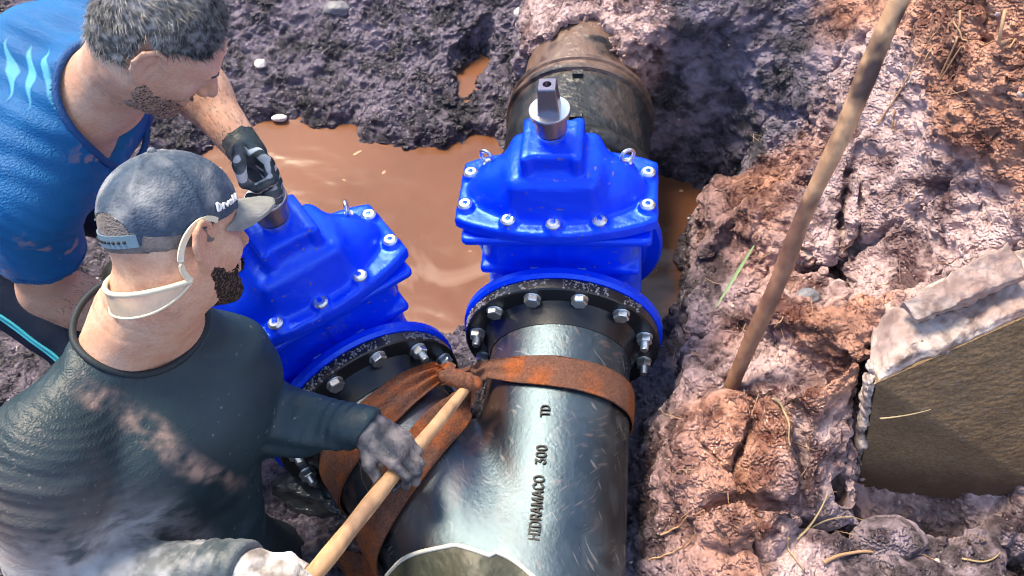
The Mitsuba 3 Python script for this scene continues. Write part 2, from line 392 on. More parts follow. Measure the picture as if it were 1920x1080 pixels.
for (fr, nuts) in ((RUN, {75, 105, 135, -75, -105, -135, 165, -165}), (BRANCH, {45, 75, 105, 135, -75, -105, -135, 165, -165})):
    fl = part(WYE, 'flange', placed(flange_shape, fm(fr)), 'black painted flange at the ' + ('straight run' if fr is RUN else 'angled branch'))
    for a in range(-165, 180, 30):
        M = fm(fr) @ trimesh.transformations.translation_matrix([0.2 * math.sin(math.radians(a)), 0.2 * math.cos(math.radians(a)), 0]) @ trimesh.transformations.rotation_matrix(rng.uniform(0, 1.0), [0, 0, 1])
        part(fl, 'bolt', placed(bolt_nut_shape if a in nuts else bolt_head_shape, M))
    # pale mud smeared on the rim
    for i in range(420):
        a = math.radians(rng.uniform(-75, 62))
        if meshkit.fbm(np.array([[a * 6, 3.1 if fr is RUN else 9.7, 0]]), 2, 3)[0] > 0.40:
            q = (fm(fr) @ np.array([0.2282 * math.sin(a), 0.2282 * math.cos(a), -0.027 + 0.012 * rng.uniform(-1, 1), 1]))[:3]
            ic = trimesh.creation.icosphere(0, 1.0); ic.apply_scale(0.0012 + 0.0026 * rng.random() ** 2); ic.apply_translation(q); grime.append(ic)
part(WYE, 'dried_mud', mikit.ply(cat(grime), 'grey_stone', smooth=True), kind='stuff')
# raised lettering on the crown of the run
def bend_text(text, h, s0, length, phi0):
    m = meshkit.text_mesh(text, h, 0.0035, bold=True)
    m = m.subdivide_to_size(0.006)
    v = np.array(m.vertices)
    x, y, z = (v[:, 0] - v[:, 0].min()) * length / np.ptp(v[:, 0]), v[:, 1], v[:, 2]
    phi = phi0 - y / PIPE_R; R = PIPE_R + 0.001 + z
    P = c1 + n1 * (s0 - x)[:, None] + (r1 * np.sin(phi)[:, None] + u1 * np.cos(phi)[:, None]) * R[:, None]
    return trimesh.Trimesh(P, m.faces, process=False)
for word in (bend_text('HIDRAMACO', 0.0205, 0.518, 0.128, 0.030), bend_text('300', 0.0205, 0.366, 0.040, 0.030), bend_text('TD', 0.0185, 0.262, 0.026, 0.025)):
    for glyph in sorted(word.split(only_watertight=False), key=lambda g: -(g.vertices.mean(0) - c1) @ n1):
        part(WYE, 'letter', mikit.ply(glyph, 'letter_black', smooth=False))

# --- gate valve, local frame: x right, y up (spindle), z towards the wye; built once
def valve_meshes():
    F = Field((-0.28, -0.27, -0.17), (0.28, 0.60, 0.17), 0.0045)
    ez = lambda z: np.array([0, 0, z])
    # lower body: flow bore and the gate housing
    F.capsule(ez(-0.12), ez(0.12), 0.178)
    F.rbox((0, 0.085, 0), (0.176, 0.232, 0.088), rad=0.05, k=0.03)
    F.rbox((0, 0.175, 0), (0.182, 0.012, 0.094), rad=0.010, k=0.012)                 # horizontal rib
    F.rbox((0, 0.20, 0.07), (0.006, 0.09, 0.022), rad=0.005, k=0.010)            # vertical web
    F.rbox((0, 0.05, 0), (0.180, 0.010, 0.092), rad=0.009, k=0.012)
    F.rbox((0, 0.299, 0), (0.205, 0.014, 0.114), rad=0.012, k=0.020)              # body flange under the bonnet
    s, p = F.box(F.lo, F.lo + F.h * F.n)
    F.d[s] = np.maximum(F.d[s], np.abs(p[..., 2]) - 0.118)
    F.d[s] = np.maximum(F.d[s], p[..., 1] - 0.310)
    body = F.mesh()
    B = Field((-0.25, 0.31, -0.16), (0.25, 0.60, 0.16), 0.0038)
    def plate(p):                                                               # oval plate with straight ends
        q = np.abs(p[..., [0, 2]])
        d2 = np.maximum(np.maximum(q[..., 0] - 0.216, q[..., 1] - 0.130 + 0.9 * np.clip(q[..., 0], 0, 1) ** 2), (q[..., 0] * 0.45 + q[..., 1] * 0.89) - 0.172)
        dy = np.abs(p[..., 1] - 0.356) - 0.0175
        r = 0.010
        w = np.stack([d2 + r, dy + r], -1)
        return np.linalg.norm(np.maximum(w, 0), axis=-1) + np.minimum(w.max(-1), 0) - r
    B.apply((-0.22, 0.33, -0.13), (0.22, 0.38, 0.13), plate)
    B.ellipsoid((0, 0.355, 0), (0.196, 0.122, 0.098), k=0.012)
    B.rbox((0, 0.40, 0.0), (0.098, 0.074, 0.082), rad=0.024, k=0.03)
    B.rbox((0, 0.45, 0.0), (0.058, 0.078, 0.056), rad=0.012, k=0.022)
    for sx in (-1, 1):
        B.rbox((sx * 0.052, 0.47, 0.0), (0.011, 0.056, 0.062), rad=0.008, k=0.008)  # ears beside the gland
        for dz in (0,):
            B.capsule((sx * 0.150, 0.36, -0.032), (sx * 0.150, 0.408, -0.032), 0.016, 0.013, k=0.015)   # eye bolt bosses
    for (x, z) in BONNET_BOLTS:
        B.capsule((x, 0.352, z), (x, 0.372, z), 0.020, 0.019, k=0.008)
    s, p = B.box(B.lo, B.lo + B.h * B.n)
    B.d[s] = np.maximum(B.d[s], 0.3385 - p[..., 1])
    bonnet = B.mesh()
    return body, trimesh.Trimesh(np.array(bonnet.vertices) - [0, 0.026, 0], bonnet.faces, process=False)
BONNET_BOLTS = [(-0.194, 0.054), (-0.194, -0.040), (0.194, 0.054), (0.194, -0.040), (-0.096, 0.098), (0.0, 0.108), (0.096, 0.098), (-0.096, -0.098), (0.0, -0.108), (0.096, -0.098)]
vb, vbon = valve_meshes()
vbody_shape = mikit.ply(vb, 'blue_enamel', smooth=True)
vbon_shape = mikit.ply(vbon, 'blue_enamel', smooth=True)
vfl = ring(0.155, 0.236, -0.0145, 0.0145, 0.007, 96)
vfl_shape = mikit.ply(cat([vfl, lathe([(0.155, -0.04), (0.19, -0.04), (0.20, -0.014), (0.155, -0.014)], 72)]), 'blue_enamel', smooth=35)
UPM = trimesh.transformations.rotation_matrix(-math.pi / 2, [1, 0, 0])           # local z of a lathe -> valve up (y)
def up_at(x, y, z): return trimesh.transformations.translation_matrix([x, y, z]) @ UPM
cap_head = cat([cyl(0.0158, 0.0, 0.0135, 20, 0.004), lathe([(0, -0.004), (0.0180, -0.004), (0.0180, 0.0005), (0.0165, 0.002), (0, 0.002)], 24)])
cap_head_shape = mikit.ply(cap_head, 'zinc', smooth=30)
stem_shape = mikit.ply(lathe([(0, 0.0), (0.024, 0.0), (0.024, 0.012), (0.030, 0.014), (0.030, 0.02), (0.022, 0.022), (0.022, 0.03), (0, 0.03)], 40), 'stainless', smooth=30)
collar_shape = mikit.ply(lathe([(0, 0.0), (0.031, 0.0), (0.0325, 0.002), (0.0325, 0.034), (0.036, 0.038), (0.041, 0.042), (0.041, 0.049), (0.0395, 0.0505), (0.020, 0.0505), (0, 0.0505)], 48), 'dark_steel', smooth=30)
sq = []
for (hw, z) in ((0.0215, 0.0), (0.0175, 0.060), (0.0160, 0.0625)):
    c = hw * 0.88
    sq += [(sx * a, sy * b, z) for sx in (-1, 1) for sy in (-1, 1) for a, b in ((hw, c), (c, hw))]
mm = manifold3d.Manifold.hull_points(np.array(sq))
mm = mm - manifold3d.Manifold.cylinder(0.03, 0.0085, 0.0085, 28).translate((0, 0, 0.045))
square_shape = mikit.ply(mm, 'dark_steel', smooth=20)
ringrim_shape = mikit.ply(ring(0.020, 0.0408, 0.0, 0.0022, 0.0006, 48), 'stainless', smooth=30)
th = np.linspace(0, 2 * math.pi, 30)
eye_mesh = cat([trimesh.creation.torus(0.0150, 0.0042, 32, 14).apply_transform(trimesh.transformations.translation_matrix([0, 0.024, 0])), xf(cyl(0.011, 0.0, 0.008, 20), UPM), xf(cyl(0.0055, 0.0, 0.012, 12), UPM)])
eye_shape = mikit.ply(eye_mesh, 'stainless', smooth=30)
vlabels = ['blue gate valve on the straight run, its square stem top standing clear', 'blue gate valve behind the capped man, turned towards the angled branch']
VALVES = []
for fr, lab in ((RUN, vlabels[0]), (BRANCH, vlabels[1])):
    V = thing('gate_valve', lab, 'valve', 'blue gate valves bolted to the wye')
    VALVES.append(V)
    mid = -0.043 - 0.029 - 0.135 + 0.0145
    M = fm(fr, mid)
    part(V, 'body', placed(vbody_shape, M))
    bon = part(V, 'bonnet', placed(vbon_shape, M))
    for (x, z) in BONNET_BOLTS:
        part(bon, 'bolt', placed(cap_head_shape, M @ up_at(x, 0.3505, z)))
    for sx in (-1, 1):
        eb = M @ trimesh.transformations.translation_matrix([sx * 0.150, 0.392, -0.032]) @ trimesh.transformations.rotation_matrix(0.5 * sx if fr is RUN else 1.2, [0, 1, 0])
        part(bon, 'eye_bolt', placed(eye_shape, eb))
    part(V, 'gland', placed(stem_shape, M @ up_at(0, 0.499, 0)))
    st = part(V, 'stem_collar', placed(collar_shape, M @ up_at(0, 0.523, 0)))
    part(st, 'rim', placed(ringrim_shape, M @ up_at(0, 0.5735, 0)))
    if fr is RUN: part(V, 'stem_square', placed(square_shape, M @ up_at(0, 0.5745, 0)))
    for along, flip in ((mid + 0.1355, False), (mid - 0.1355, True)):
        Mf = fm(fr, along) @ (trimesh.transformations.rotation_matrix(math.pi, [0, 1, 0]) if flip else np.eye(4))
        vf = part(V, 'flange', placed(vfl_shape, Mf))
        if not flip:
            for a in range(-165, 180, 30):
                Mb = fm(fr, along - 0.0145) @ trimesh.transformations.translation_matrix([0.2 * math.sin(math.radians(a)), 0.2 * math.cos(math.radians(a)), 0])
                part(vf, 'nut', placed(back_nut_shape, Mb))

# --- the old pipe behind the right valve and its coupling
OLD = thing('old_pipe', 'dark muddy old pipe running into the back wall behind the valve', 'pipe')
back = mid - 0.1355 - 0.0145
oc = RUN_C
on = -n1
def run_pts(along): return RUN_C + n1 * along
Mo = fm(RUN, back)
flange_old = ring(PIPE_R - 0.02, 0.226, -0.030, -0.001, 0.003)
part(OLD, 'flange', placed(mikit.ply(flange_old, 'black_flange_paint', smooth=35), Mo))
OLD_BOLT = mikit.ply(xf(cat([hexprism(0.031, 0.016), cyl(0.0098, 0.01, 0.034, 14)]), trimesh.transformations.rotation_matrix(math.pi, [1, 0, 0])), 'zinc', smooth=25)
for a in range(-165, 180, 30):
    part(OLD, 'bolt', placed(OLD_BOLT, Mo @ trimesh.transformations.translation_matrix([0.2 * math.sin(math.radians(a)), 0.2 * math.cos(math.radians(a)), -0.03])))
sleeve = lathe([(PIPE_R, -0.03), (PIPE_R + 0.004, -0.031), (PIPE_R + 0.006, -0.14), (0.205, -0.15), (0.222, -0.165), (0.226, -0.18), (0.214, -0.20), (0.206, -0.215), (0.203, -0.42), (0.212, -0.425), (0.212, -0.442), (0.204, -0.446), (0.203, -0.465),
                (0.209, -0.47), (0.209, -0.482), (0.196, -0.492), (0.176, -0.50), (0.174, -0.95), (0.10, -0.95)], 96)
part(OLD, 'sleeve', placed(mikit.ply(displaced(sleeve.subdivide(), lambda v: 0.0025 * (meshkit.fbm(v * 16, 3, 2) - 0.5)), 'old_pipe_coating', smooth=40), Mo))
lug = manifold3d.Manifold.cube((0.034, 0.018, 0.022), True)
for (a, al, sc) in ((3, -0.235, 1.0), (2, -0.400, 0.8)):
    an = math.radians(a)
    Ml = Mo @ trimesh.transformations.translation_matrix([0.208 * math.sin(an), 0.208 * math.cos(an), al]) @ trimesh.transformations.scale_matrix(sc)
    part(OLD, 'lug', placed(mikit.ply(trimesh.Trimesh(*meshkit.arrays(lug)[:2]), 'old_pipe_coating', smooth=False), Ml))
# ------------------------------------------------------------------ the excavation: one continuous sheet of mud and clay, the flooded bottom
WATER_Z = -0.27
EDGE = np.array([(0.19, 0.30), (0.23, 0.553), (0.258, 0.68), (0.309, 0.818), (0.369, 0.977), (0.424, 1.13), (0.46, 1.298), (0.51, 1.457), (0.533, 1.621), (0.66, 1.69), (0.71, 1.80), (0.63, 1.905), (0.40, 1.945), (0.37, 1.93), (0.05, 1.90), (0.02, 2.02), (0.06, 2.9)])
BANK_POLY = Polygon(list(EDGE) + [(0.06, 4.5), (4, 4.5), (4, -1), (0.19, -1)])
BANKP = np.array([(0.533, 1.621, 0.0), (0.554, 1.127, 0.04), (0.463, 0.909, 0.05), (0.438, 1.081, 0.02), (0.732, 1.434, 0.07), (0.841, 1.651, 0.14), (0.79, 1.902, 0.22), (0.737, 1.82, 0.14), (0.912, 1.303, 0.22), (0.776, 1.087, 0.1), (0.725, 0.854, 0.03), (0.749, 0.948, 0.12),
                  (0.918, 1.462, 0.32), (0.998, 1.277, 0.42), (1.024, 1.108, 0.34), (0.927, 1.132, 0.24), (0.979, 1.387, 0.62), (0.932, 1.572, 0.52), (0.884, 1.783, 0.36), (0.537, 0.717, 0.06), (0.382, 0.735, 0.02), (0.784, 0.605, -0.09), (1.011, 0.605, -0.12), (0.95, 0.742, -0.15), (1.121, 0.717, -0.15), (0.765, 0.775, -0.09),
                  (0.323, 0.638, -0.03), (0.58, 0.572, 0.0), (0.70, 0.90, 0.16), (0.90, 0.93, 0.10), (1.25, 1.05, 0.30), (0.78, 1.05, 0.235), (0.95, 1.12, 0.33), (0.86, 1.07, 0.28), (1.3, 0.70, -0.10),
                  (0.40, 2.03, 0.26), (0.55, 2.0, 0.31), (0.20, 1.96, 0.12), (0.20, 2.07, 0.13), (0.09, 2.0, 0.04), (0.22, 2.25, 0.25), (0.06, 2.3, 0.10), (0.5, 2.5, 0.5), (0.8, 2.3, 0.55), (1.2, 1.9, 0.9), (1.5, 1.4, 1.0), (1.7, 0.9, 0.6), (1.6, 0.4, 0.25), (0.9, 0.2, 0.1), (0.4, 0.2, 0.05), (1.6, 2.6, 1.1), (0.3, 2.9, 0.55)])
WATERP = np.array([(-1.119, 1.889), (-0.977, 2.02), (-0.911, 2.088), (-0.819, 2.118), (-0.716, 2.146), (-0.605, 2.113), (-0.542, 2.108), (-0.474, 2.052), (-0.394, 2.038), (-0.295, 1.996), (-0.217, 1.996), (-0.173, 2.067), (-0.133, 2.09), (-0.035, 2.052), (0.043, 1.98),
                   (0.172, 1.95), (0.375, 1.90), (0.474, 1.87), (0.66, 1.80), (0.65, 1.71), (0.56, 1.63), (0.50, 1.467), (0.41, 1.31), (0.352, 1.266), (0.058, 1.232), (-0.119, 1.315), (-0.177, 1.287), (-0.249, 1.266), (-0.528, 1.20), (-0.792, 1.266), (-1.003, 1.41)])
WPOLY = Polygon(WATERP).buffer(0.02).buffer(-0.02)
PUDDLE = Polygon([(-0.171, 2.215), (-0.187, 2.30), (-0.147, 2.377), (-0.093, 2.444), (-0.073, 2.377), (-0.115, 2.266)])
CRACKS = [([(0.829, 1.48), (0.798, 1.289), (0.815, 1.22), (0.79, 1.147), (0.789, 1.015), (0.738, 0.885), (0.708, 0.789), (0.70, 0.72)], 0.012, 0.10), ([(0.60, 1.25), (0.63, 1.182), (0.644, 1.099), (0.655, 1.033)], 0.007, 0.045),
          ([(0.94, 1.64), (0.964, 1.586), (0.986, 1.522), (0.99, 1.47), (1.008, 1.40), (1.03, 1.33)], 0.014, 0.12), ([(0.62, 1.40), (0.70, 1.36), (0.74, 1.30)], 0.006, 0.04), ([(0.53, 0.90), (0.60, 0.84), (0.60, 0.72)], 0.008, 0.05), ([(0.66, 1.56), (0.72, 1.50), (0.80, 1.50)], 0.008, 0.04)]
LUMP = Polygon([(0.37, 0.87), (0.45, 0.90), (0.52, 0.88), (0.565, 0.76), (0.57, 0.66), (0.50, 0.60), (0.40, 0.61), (0.335, 0.75)]).buffer(0.02)

def sdist(poly, X, Y):
    """signed distance in plan, positive inside"""
    pts = shapely.points(X.ravel(), Y.ravel())
    d = shapely.distance(poly.exterior, pts)
    return np.where(shapely.contains_xy(poly, X.ravel(), Y.ravel()), d, -d).reshape(X.shape)
def sstep(a, b, x):
    t = np.clip((x - a) / (b - a), 0, 1); return t * t * (3 - 2 * t)

def height(X, Y, fine=True):
    P2 = np.stack([X, Y, X * 0], -1)
    wob = (meshkit.fbm(P2 * 9, 3, 5) - 0.5) * 0.07 + (meshkit.fbm(P2 * 30, 2, 6) - 0.5) * 0.03
    bank = RBFInterpolator(BANKP[:, :2], BANKP[:, 2], kernel='thin_plate_spline', smoothing=2e-3)(np.stack([X.ravel(), Y.ravel()], -1)).reshape(X.shape)
    bank = np.clip(bank, -0.2, 1.3)
    sw = -sdist(WPOLY, X, Y) + wob                                     # positive on land
    floor = WATER_Z + 0.035 * np.tanh(sw / 0.035) + np.where(Y > 1.8, 0.30, 0.10) * np.maximum(sw, 0) - 0.12 * sstep(0, -0.15, sw)
    floor = np.minimum(floor, 0.35)
    floor = floor + 0.05 * sstep(2.25, 2.6, Y)
    pud = sdist(PUDDLE, X, Y) + wob * 0.5
    floor = np.where(pud > -0.03, np.minimum(floor, -0.205 - 0.03 * sstep(-0.03, 0.02, pud) + 0.03 * sstep(0, -0.03, pud)), floor)
    left = (-1.15 - 0.33 * (Y - 0.4)) - X                                # the left bank, out of the picture
    floor = np.maximum(floor, -0.5 + 0.9 * np.clip(left + 0.32 + wob, 0, 1.9))
    near = 0.42 - Y
    floor = np.maximum(floor, np.minimum(-0.45 + 1.5 * np.clip(near + 0.1 + wob, 0, 1), 0.2))
    sb = sdist(BANK_POLY, X, Y) + wob * 0.55
    width = 0.035 + 0.05 * sstep(1.0, 0.6, Y)
    w = sstep(-width, width, sb)
    h = floor * (1 - w) + np.maximum(bank, floor) * w
    # the clay has broken into blocks: each sits a little higher, lower or tilted
    bw = w * sstep(0.28, 0.45, X) * sstep(1.95, 1.75, Y)
    qx, qy = (X + 0.05 * (meshkit.fbm(P2 * 8, 2, 15) - 0.5)) * 5.2, (Y + 0.05 * (meshkit.fbm(P2 * 8, 2, 16) - 0.5)) * 4.4
    d1_, d2_, off_ = np.full(X.shape, 9.0), np.full(X.shape, 9.0), np.zeros(X.shape)
    for a_ in (-1, 0, 1):
        for b_ in (-1, 0, 1):
            ci, cj = np.floor(qx) + a_, np.floor(qy) + b_
            rr_ = [meshkit.noise(np.stack([ci, cj, 0 * ci + 3 * k], -1), 33) for k in range(5)]
            dx_, dy_ = ci + rr_[0] - qx, cj + rr_[1] - qy; dd_ = np.hypot(dx_, dy_)
            off_n = (rr_[2] - 0.5) * 0.11 + dx_ * (rr_[3] - 0.5) * 0.07 + dy_ * (rr_[4] - 0.5) * 0.07
            off_ = np.where(dd_ < d1_, off_n, off_); d2_ = np.where(dd_ < d1_, d1_, np.minimum(d2_, dd_)); d1_ = np.minimum(d1_, dd_)
    h = h + gaussian_filter(bw * off_, 0.7) - 0.075 * bw * sstep(0.085, 0.0, d2_ - d1_) * sstep(0.36, 0.52, meshkit.fbm(P2 * 5, 2, 18))
    # clay left lying over the old pipe, still in its shape
    ax_ = X - (0.1155 + 0.1022 * (Y - 1.067)); rr2 = 0.215 + 0.03 * (meshkit.fbm(P2 * 6, 2, 19) - 0.5)
    ridge = np.sqrt(np.clip(rr2 ** 2 - ax_ ** 2, 0, 1)) + 0.06 * np.clip(Y - 2.0, 0, 2) - 0.02
    h = np.where((np.abs(ax_) < rr2) & (Y > 2.07 + wob), np.maximum(h, ridge), h)
    lump = sdist(LUMP, X, Y) + wob * 0.5
    h = h + 0.055 * sstep(-0.012, 0.03, lump) * w - 0.02 * np.exp(-(lump / 0.02) ** 2) * (lump < 0) * w
    for pts, wd, dep in CRACKS:
        ln = LineString(pts)
        d = shapely.distance(ln, shapely.points(X.ravel(), Y.ravel())).reshape(X.shape)
        ww = wd * (0.5 + 1.2 * meshkit.fbm(P2 * 14, 2, 8))
        h = h - dep * sstep(ww, ww * 0.35, d + wob * 0.25) + 0.02 * np.exp(-((d - 0.03) / 0.03) ** 2)
    return h

GH = 0.008
gx = np.arange(-1.75, 1.56, GH); gy = np.arange(0.16, 2.95, GH)
GX, GY = np.meshgrid(gx, gy, indexing='ij')
GZ = height(GX, GY)
big = np.stack([GX, GY, GZ], -1)
g0, g1 = np.gradient(GZ, GH)
slope = np.sqrt(1 + g0 ** 2 + g1 ** 2)
gz = np.arange(-0.46, 1.42, GH)
Dg = np.empty((len(gx), len(gy), len(gz)), np.float32)
for i, z in enumerate(gz): Dg[:, :, i] = np.clip((z - GZ) / slope, -0.05, 0.05)
gm = surface_nets(Dg, np.array([gx[0], gy[0], gz[0]]), GH)
del Dg
v, f = trimesh.remesh.subdivide(gm.vertices, gm.faces)
gm = trimesh.Trimesh(v, f, process=False)

def cell_hash(c, seed):
    h = (c[..., 0] * 374761393 + c[..., 1] * 668265263 + c[..., 2] * 2147483647 + seed * 144665) & 0xFFFFFFFF
    h = ((h ^ (h >> 13)) * 1274126177) & 0xFFFFFFFF
    h = h ^ (h >> 16)
    return np.stack([(h & 1023) / 1023.0, ((h >> 10) & 1023) / 1023.0, ((h >> 20) & 1023) / 1023.0], -1)
def worley(p, s, seed):
    """distance to the nearest of jittered cell points, 3-D"""
    q = p * s; b = np.floor(q).astype(np.int64); best = np.full(len(p), 9.0)
    for a in np.ndindex(3, 3, 3):
        c = b + np.array(a) - 1
        best = np.minimum(best, ((c + cell_hash(c, seed) - q) ** 2).sum(1))
    return np.sqrt(best), None
def mud_relief(p):
    n1_ = meshkit.fbm(p * 7, 3, 21) - 0.5
    n2_ = meshkit.fbm(p * 26, 3, 31) - 0.5
    amp = meshkit.fbm(p * 4, 2, 41)
    wet = sstep(WATER_Z - 0.03, WATER_Z + 0.04, p[:, 2])
    q = p + 0.02 * np.stack([meshkit.noise(p * 25, 51), meshkit.noise(p * 25, 52), meshkit.noise(p * 25, 53)], -1)
    w1, s1 = worley(q, 24, 61)
    clod = 0.55 - w1
    w2, s2 = worley(q, 62, 71)
    gran = 0.5 - w2
    rid = 1 - np.abs(2 * meshkit.fbm(p * 40, 2, 81) - 1) * 2.2
    bank = sstep(0.25, 0.55, p[:, 0]) * sstep(-0.2, -0.05, p[:, 2])
    w3, s3 = worley(q * np.array([1.0, 0.75, 1.0]), 42, 75)
    sm_ = 1 - 0.72 * bank * sstep(0.40, 0.55, meshkit.fbm(p * 3.6, 2, 95))
    crag = 1 - np.abs(2 * meshkit.fbm(q * 17, 3, 85) - 1) * 2
    return (0.055 * n1_ + 0.034 * n2_ + wet * (0.016 * clod * (0.4 + 1.2 * amp) * (1 - 0.35 * bank) + 0.0110 * sm_ * gran * (0.5 + amp)) + 0.005 * sm_ * rid
            + bank * sm_ * (0.015 * (0.5 - w3) * (0.4 + amp) + 0.016 * crag * amp))
gm = displaced(gm, mud_relief)
gv = np.array(gm.vertices)
G = thing('ground', 'wet lumpy mud and reddish clay of the excavated trench', None, kind='structure')
scene[G] = mikit.ply(gm, 'soil', smooth=True)
# the land round the trench, coarse, a little below the detailed sheet where they overlap
ox = np.r_[np.linspace(-30, -4, 14), np.arange(-3.6, 3.7, 0.09), np.linspace(4, 30, 14)]; oy = np.r_[np.linspace(-30, -2, 15), np.arange(-1.8, 4.6, 0.09), np.linspace(5, 30, 14)]
OX, OY = np.meshgrid(ox, oy, indexing='ij')
cx, cy = np.clip(OX, -2.6, 2.6), np.clip(OY, -0.9, 3.4)
OZ = np.clip(height(cx, cy, True), -0.4, 1.25)
out = np.maximum(np.maximum(OX - 1.5, -1.7 - OX), np.maximum(0.2 - OY, OY - 2.9))
OZ = OZ + 0.25 * sstep(0, 0.8, out - 0.2) * (OY > 0.2) - 0.10 * sstep(0.05, -0.06, out) + 0.02 * (meshkit.fbm(np.stack([OX, OY, 0 * OX], -1) * 3, 3, 3) - 0.5)
ii, jj = np.meshgrid(np.arange(len(ox) - 1), np.arange(len(oy) - 1), indexing='ij')
k0 = (ii * len(oy) + jj).ravel(); q = np.stack([k0, k0 + len(oy), k0 + len(oy) + 1, k0 + 1], 1)
inner = (np.abs(OX) < 9e9)
om = trimesh.Trimesh(np.stack([OX, OY, OZ], -1).reshape(-1, 3), np.vstack([q[:, [0, 1, 2]], q[:, [0, 2, 3]]]), process=False)
ctr = om.triangles_center
om.update_faces(~((ctr[:, 0] > -1.55) & (ctr[:, 0] < 1.38) & (ctr[:, 1] > 0.34) & (ctr[:, 1] < 2.75)))
om.remove_unreferenced_vertices()
G2 = thing('surrounding_ground', 'bare soil of the site round the trench', None, kind='structure')
scene[G2] = mikit.ply(om, 'soil', smooth=True)
# water
def water_mesh(poly, z, step=0.02):
    b = poly.bounds
    xs, ys = np.arange(b[0], b[2] + step, step), np.arange(b[1], b[3] + step, step)
    X, Y = np.meshgrid(xs, ys, indexing='ij')
    Z = z + 0.0012 * (meshkit.fbm(np.stack([X, Y * 1.6, 0 * X], -1) * 6, 2, 3) - 0.5)
    i, j = np.meshgrid(np.arange(len(xs) - 1), np.arange(len(ys) - 1), indexing='ij')
    k = (i * len(ys) + j).ravel(); q = np.stack([k, k + len(ys), k + len(ys) + 1, k + 1], 1)
    m = trimesh.Trimesh(np.stack([X, Y, Z], -1).reshape(-1, 3), np.vstack([q[:, [0, 1, 2]], q[:, [0, 2, 3]]]), process=False)
    c = m.triangles_center
    m.update_faces(shapely.contains_xy(poly, c[:, 0], c[:, 1])); m.remove_unreferenced_vertices(); return m
W = thing('water', 'brown muddy water standing in the bottom of the trench', None, kind='structure')
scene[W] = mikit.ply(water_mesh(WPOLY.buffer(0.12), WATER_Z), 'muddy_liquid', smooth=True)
W2 = thing('puddle', 'small brown puddle in the dark mud behind the water', None, kind='structure')
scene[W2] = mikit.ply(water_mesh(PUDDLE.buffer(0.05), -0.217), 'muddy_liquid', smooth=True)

# lookup of the ground's surface
_order = np.argsort(gv[:, 2])
from scipy.spatial import cKDTree
_tree = cKDTree(gv[:, :2])
def ground_z(x, y):
    _, i = _tree.query([x, y], k=6); return float(gv[i, 2].max())

# loose crumbs of mud on the sheet, uncountable
clod_variants = []
for k in range(6):
    c = trimesh.creation.icosphere(2); vv = np.array(c.vertices)
    vv *= (0.65 + 0.7 * meshkit.noise(vv * 1.7 + k * 9, k))[:, None]; vv[:, 2] *= 0.7
    clod_variants.append((vv, np.array(c.faces)))
gn = vnormals(gm)
cand = np.where((gv[:, 2] > WATER_Z + 0.012) & (gv[:, 1] > 0.4) & (gv[:, 1] < 2.7) & (np.abs(gv[:, 0]) < 1.45))[0]
wgt = meshkit.fbm(gv[cand] * 5, 2, 91); wgt = np.clip(wgt - 0.42, 0.02, 1) ** 1.3; wgt /= wgt.sum()
VV, FF, at = [], [], 0
for j_c, i in enumerate(rng.choice(cand, 4200, False, wgt)):
    vv, ff = clod_variants[rng.integers(6)]
    s = 0.0028 + 0.006 * rng.random() ** 2.6 + (0.010 * rng.random() if j_c % 26 == 0 else 0)
    R = trimesh.transformations.random_rotation_matrix(rng.random(3))[:3, :3]
    VV.append(vv @ R.T * s + gv[i] + gn[i] * s * 0.25); FF.append(ff + at); at += len(vv)
CL = thing('mud_crumbs', 'loose crumbs of wet mud strewn over the ground', None, kind='stuff')
scene[CL] = mikit.ply((np.vstack(VV), np.vstack(FF)), 'soil', smooth=True)

GR = thing('gravel_bits', 'tiny pale and grey stone chips in the mud', None, kind='stuff')
VV, FF, at = [], [], 0
for i in rng.choice(cand, 260, False):
    vv, ff = clod_variants[rng.integers(6)]
    s = 0.0022 + 0.0045 * rng.random() ** 3
    R = trimesh.transformations.random_rotation_matrix(rng.random(3))[:3, :3]
    VV.append(vv @ R.T * s + gv[i] + gn[i] * s * 0.4); FF.append(ff + at); at += len(vv)
scene[GR] = mikit.ply((np.vstack(VV), np.vstack(FF)), 'pale_mortar', smooth=True)
FD = thing('floating_debris', 'bits of straw and scum floating on the muddy water', None, kind='stuff')
VV, FF, at = [], [], 0
b_ = WPOLY.bounds
while len(VV) < 24:
    x, y = rng.uniform(b_[0], b_[2]), rng.uniform(b_[1], b_[3])
    if not WPOLY.contains(Point(x, y)): continue
    vv, ff = clod_variants[rng.integers(6)]
    a = rng.uniform(0, 3.1); s = 0.002 + 0.004 * rng.random() ** 2; e = rng.uniform(1, 3.5)
    q = vv * [s * e, s, 0.0012]
    VV.append(np.stack([q[:, 0] * math.cos(a) - q[:, 1] * math.sin(a) + x, q[:, 0] * math.sin(a) + q[:, 1] * math.cos(a) + y, q[:, 2] + WATER_Z + 0.0006], 1)); FF.append(ff + at); at += len(vv)
scene[FD] = mikit.ply((np.vstack(VV), np.vstack(FF)), 'root_brown', smooth=True)
# ------------------------------------------------------------------ the two men
V3 = lambda *a: np.array(a, float)
def frame_from(fwd, up):
    f = nrm(fwd); l = nrm(np.cross(up, f)); return np.stack([f, l, np.cross(f, l)], 1)      # columns: forward, left, up

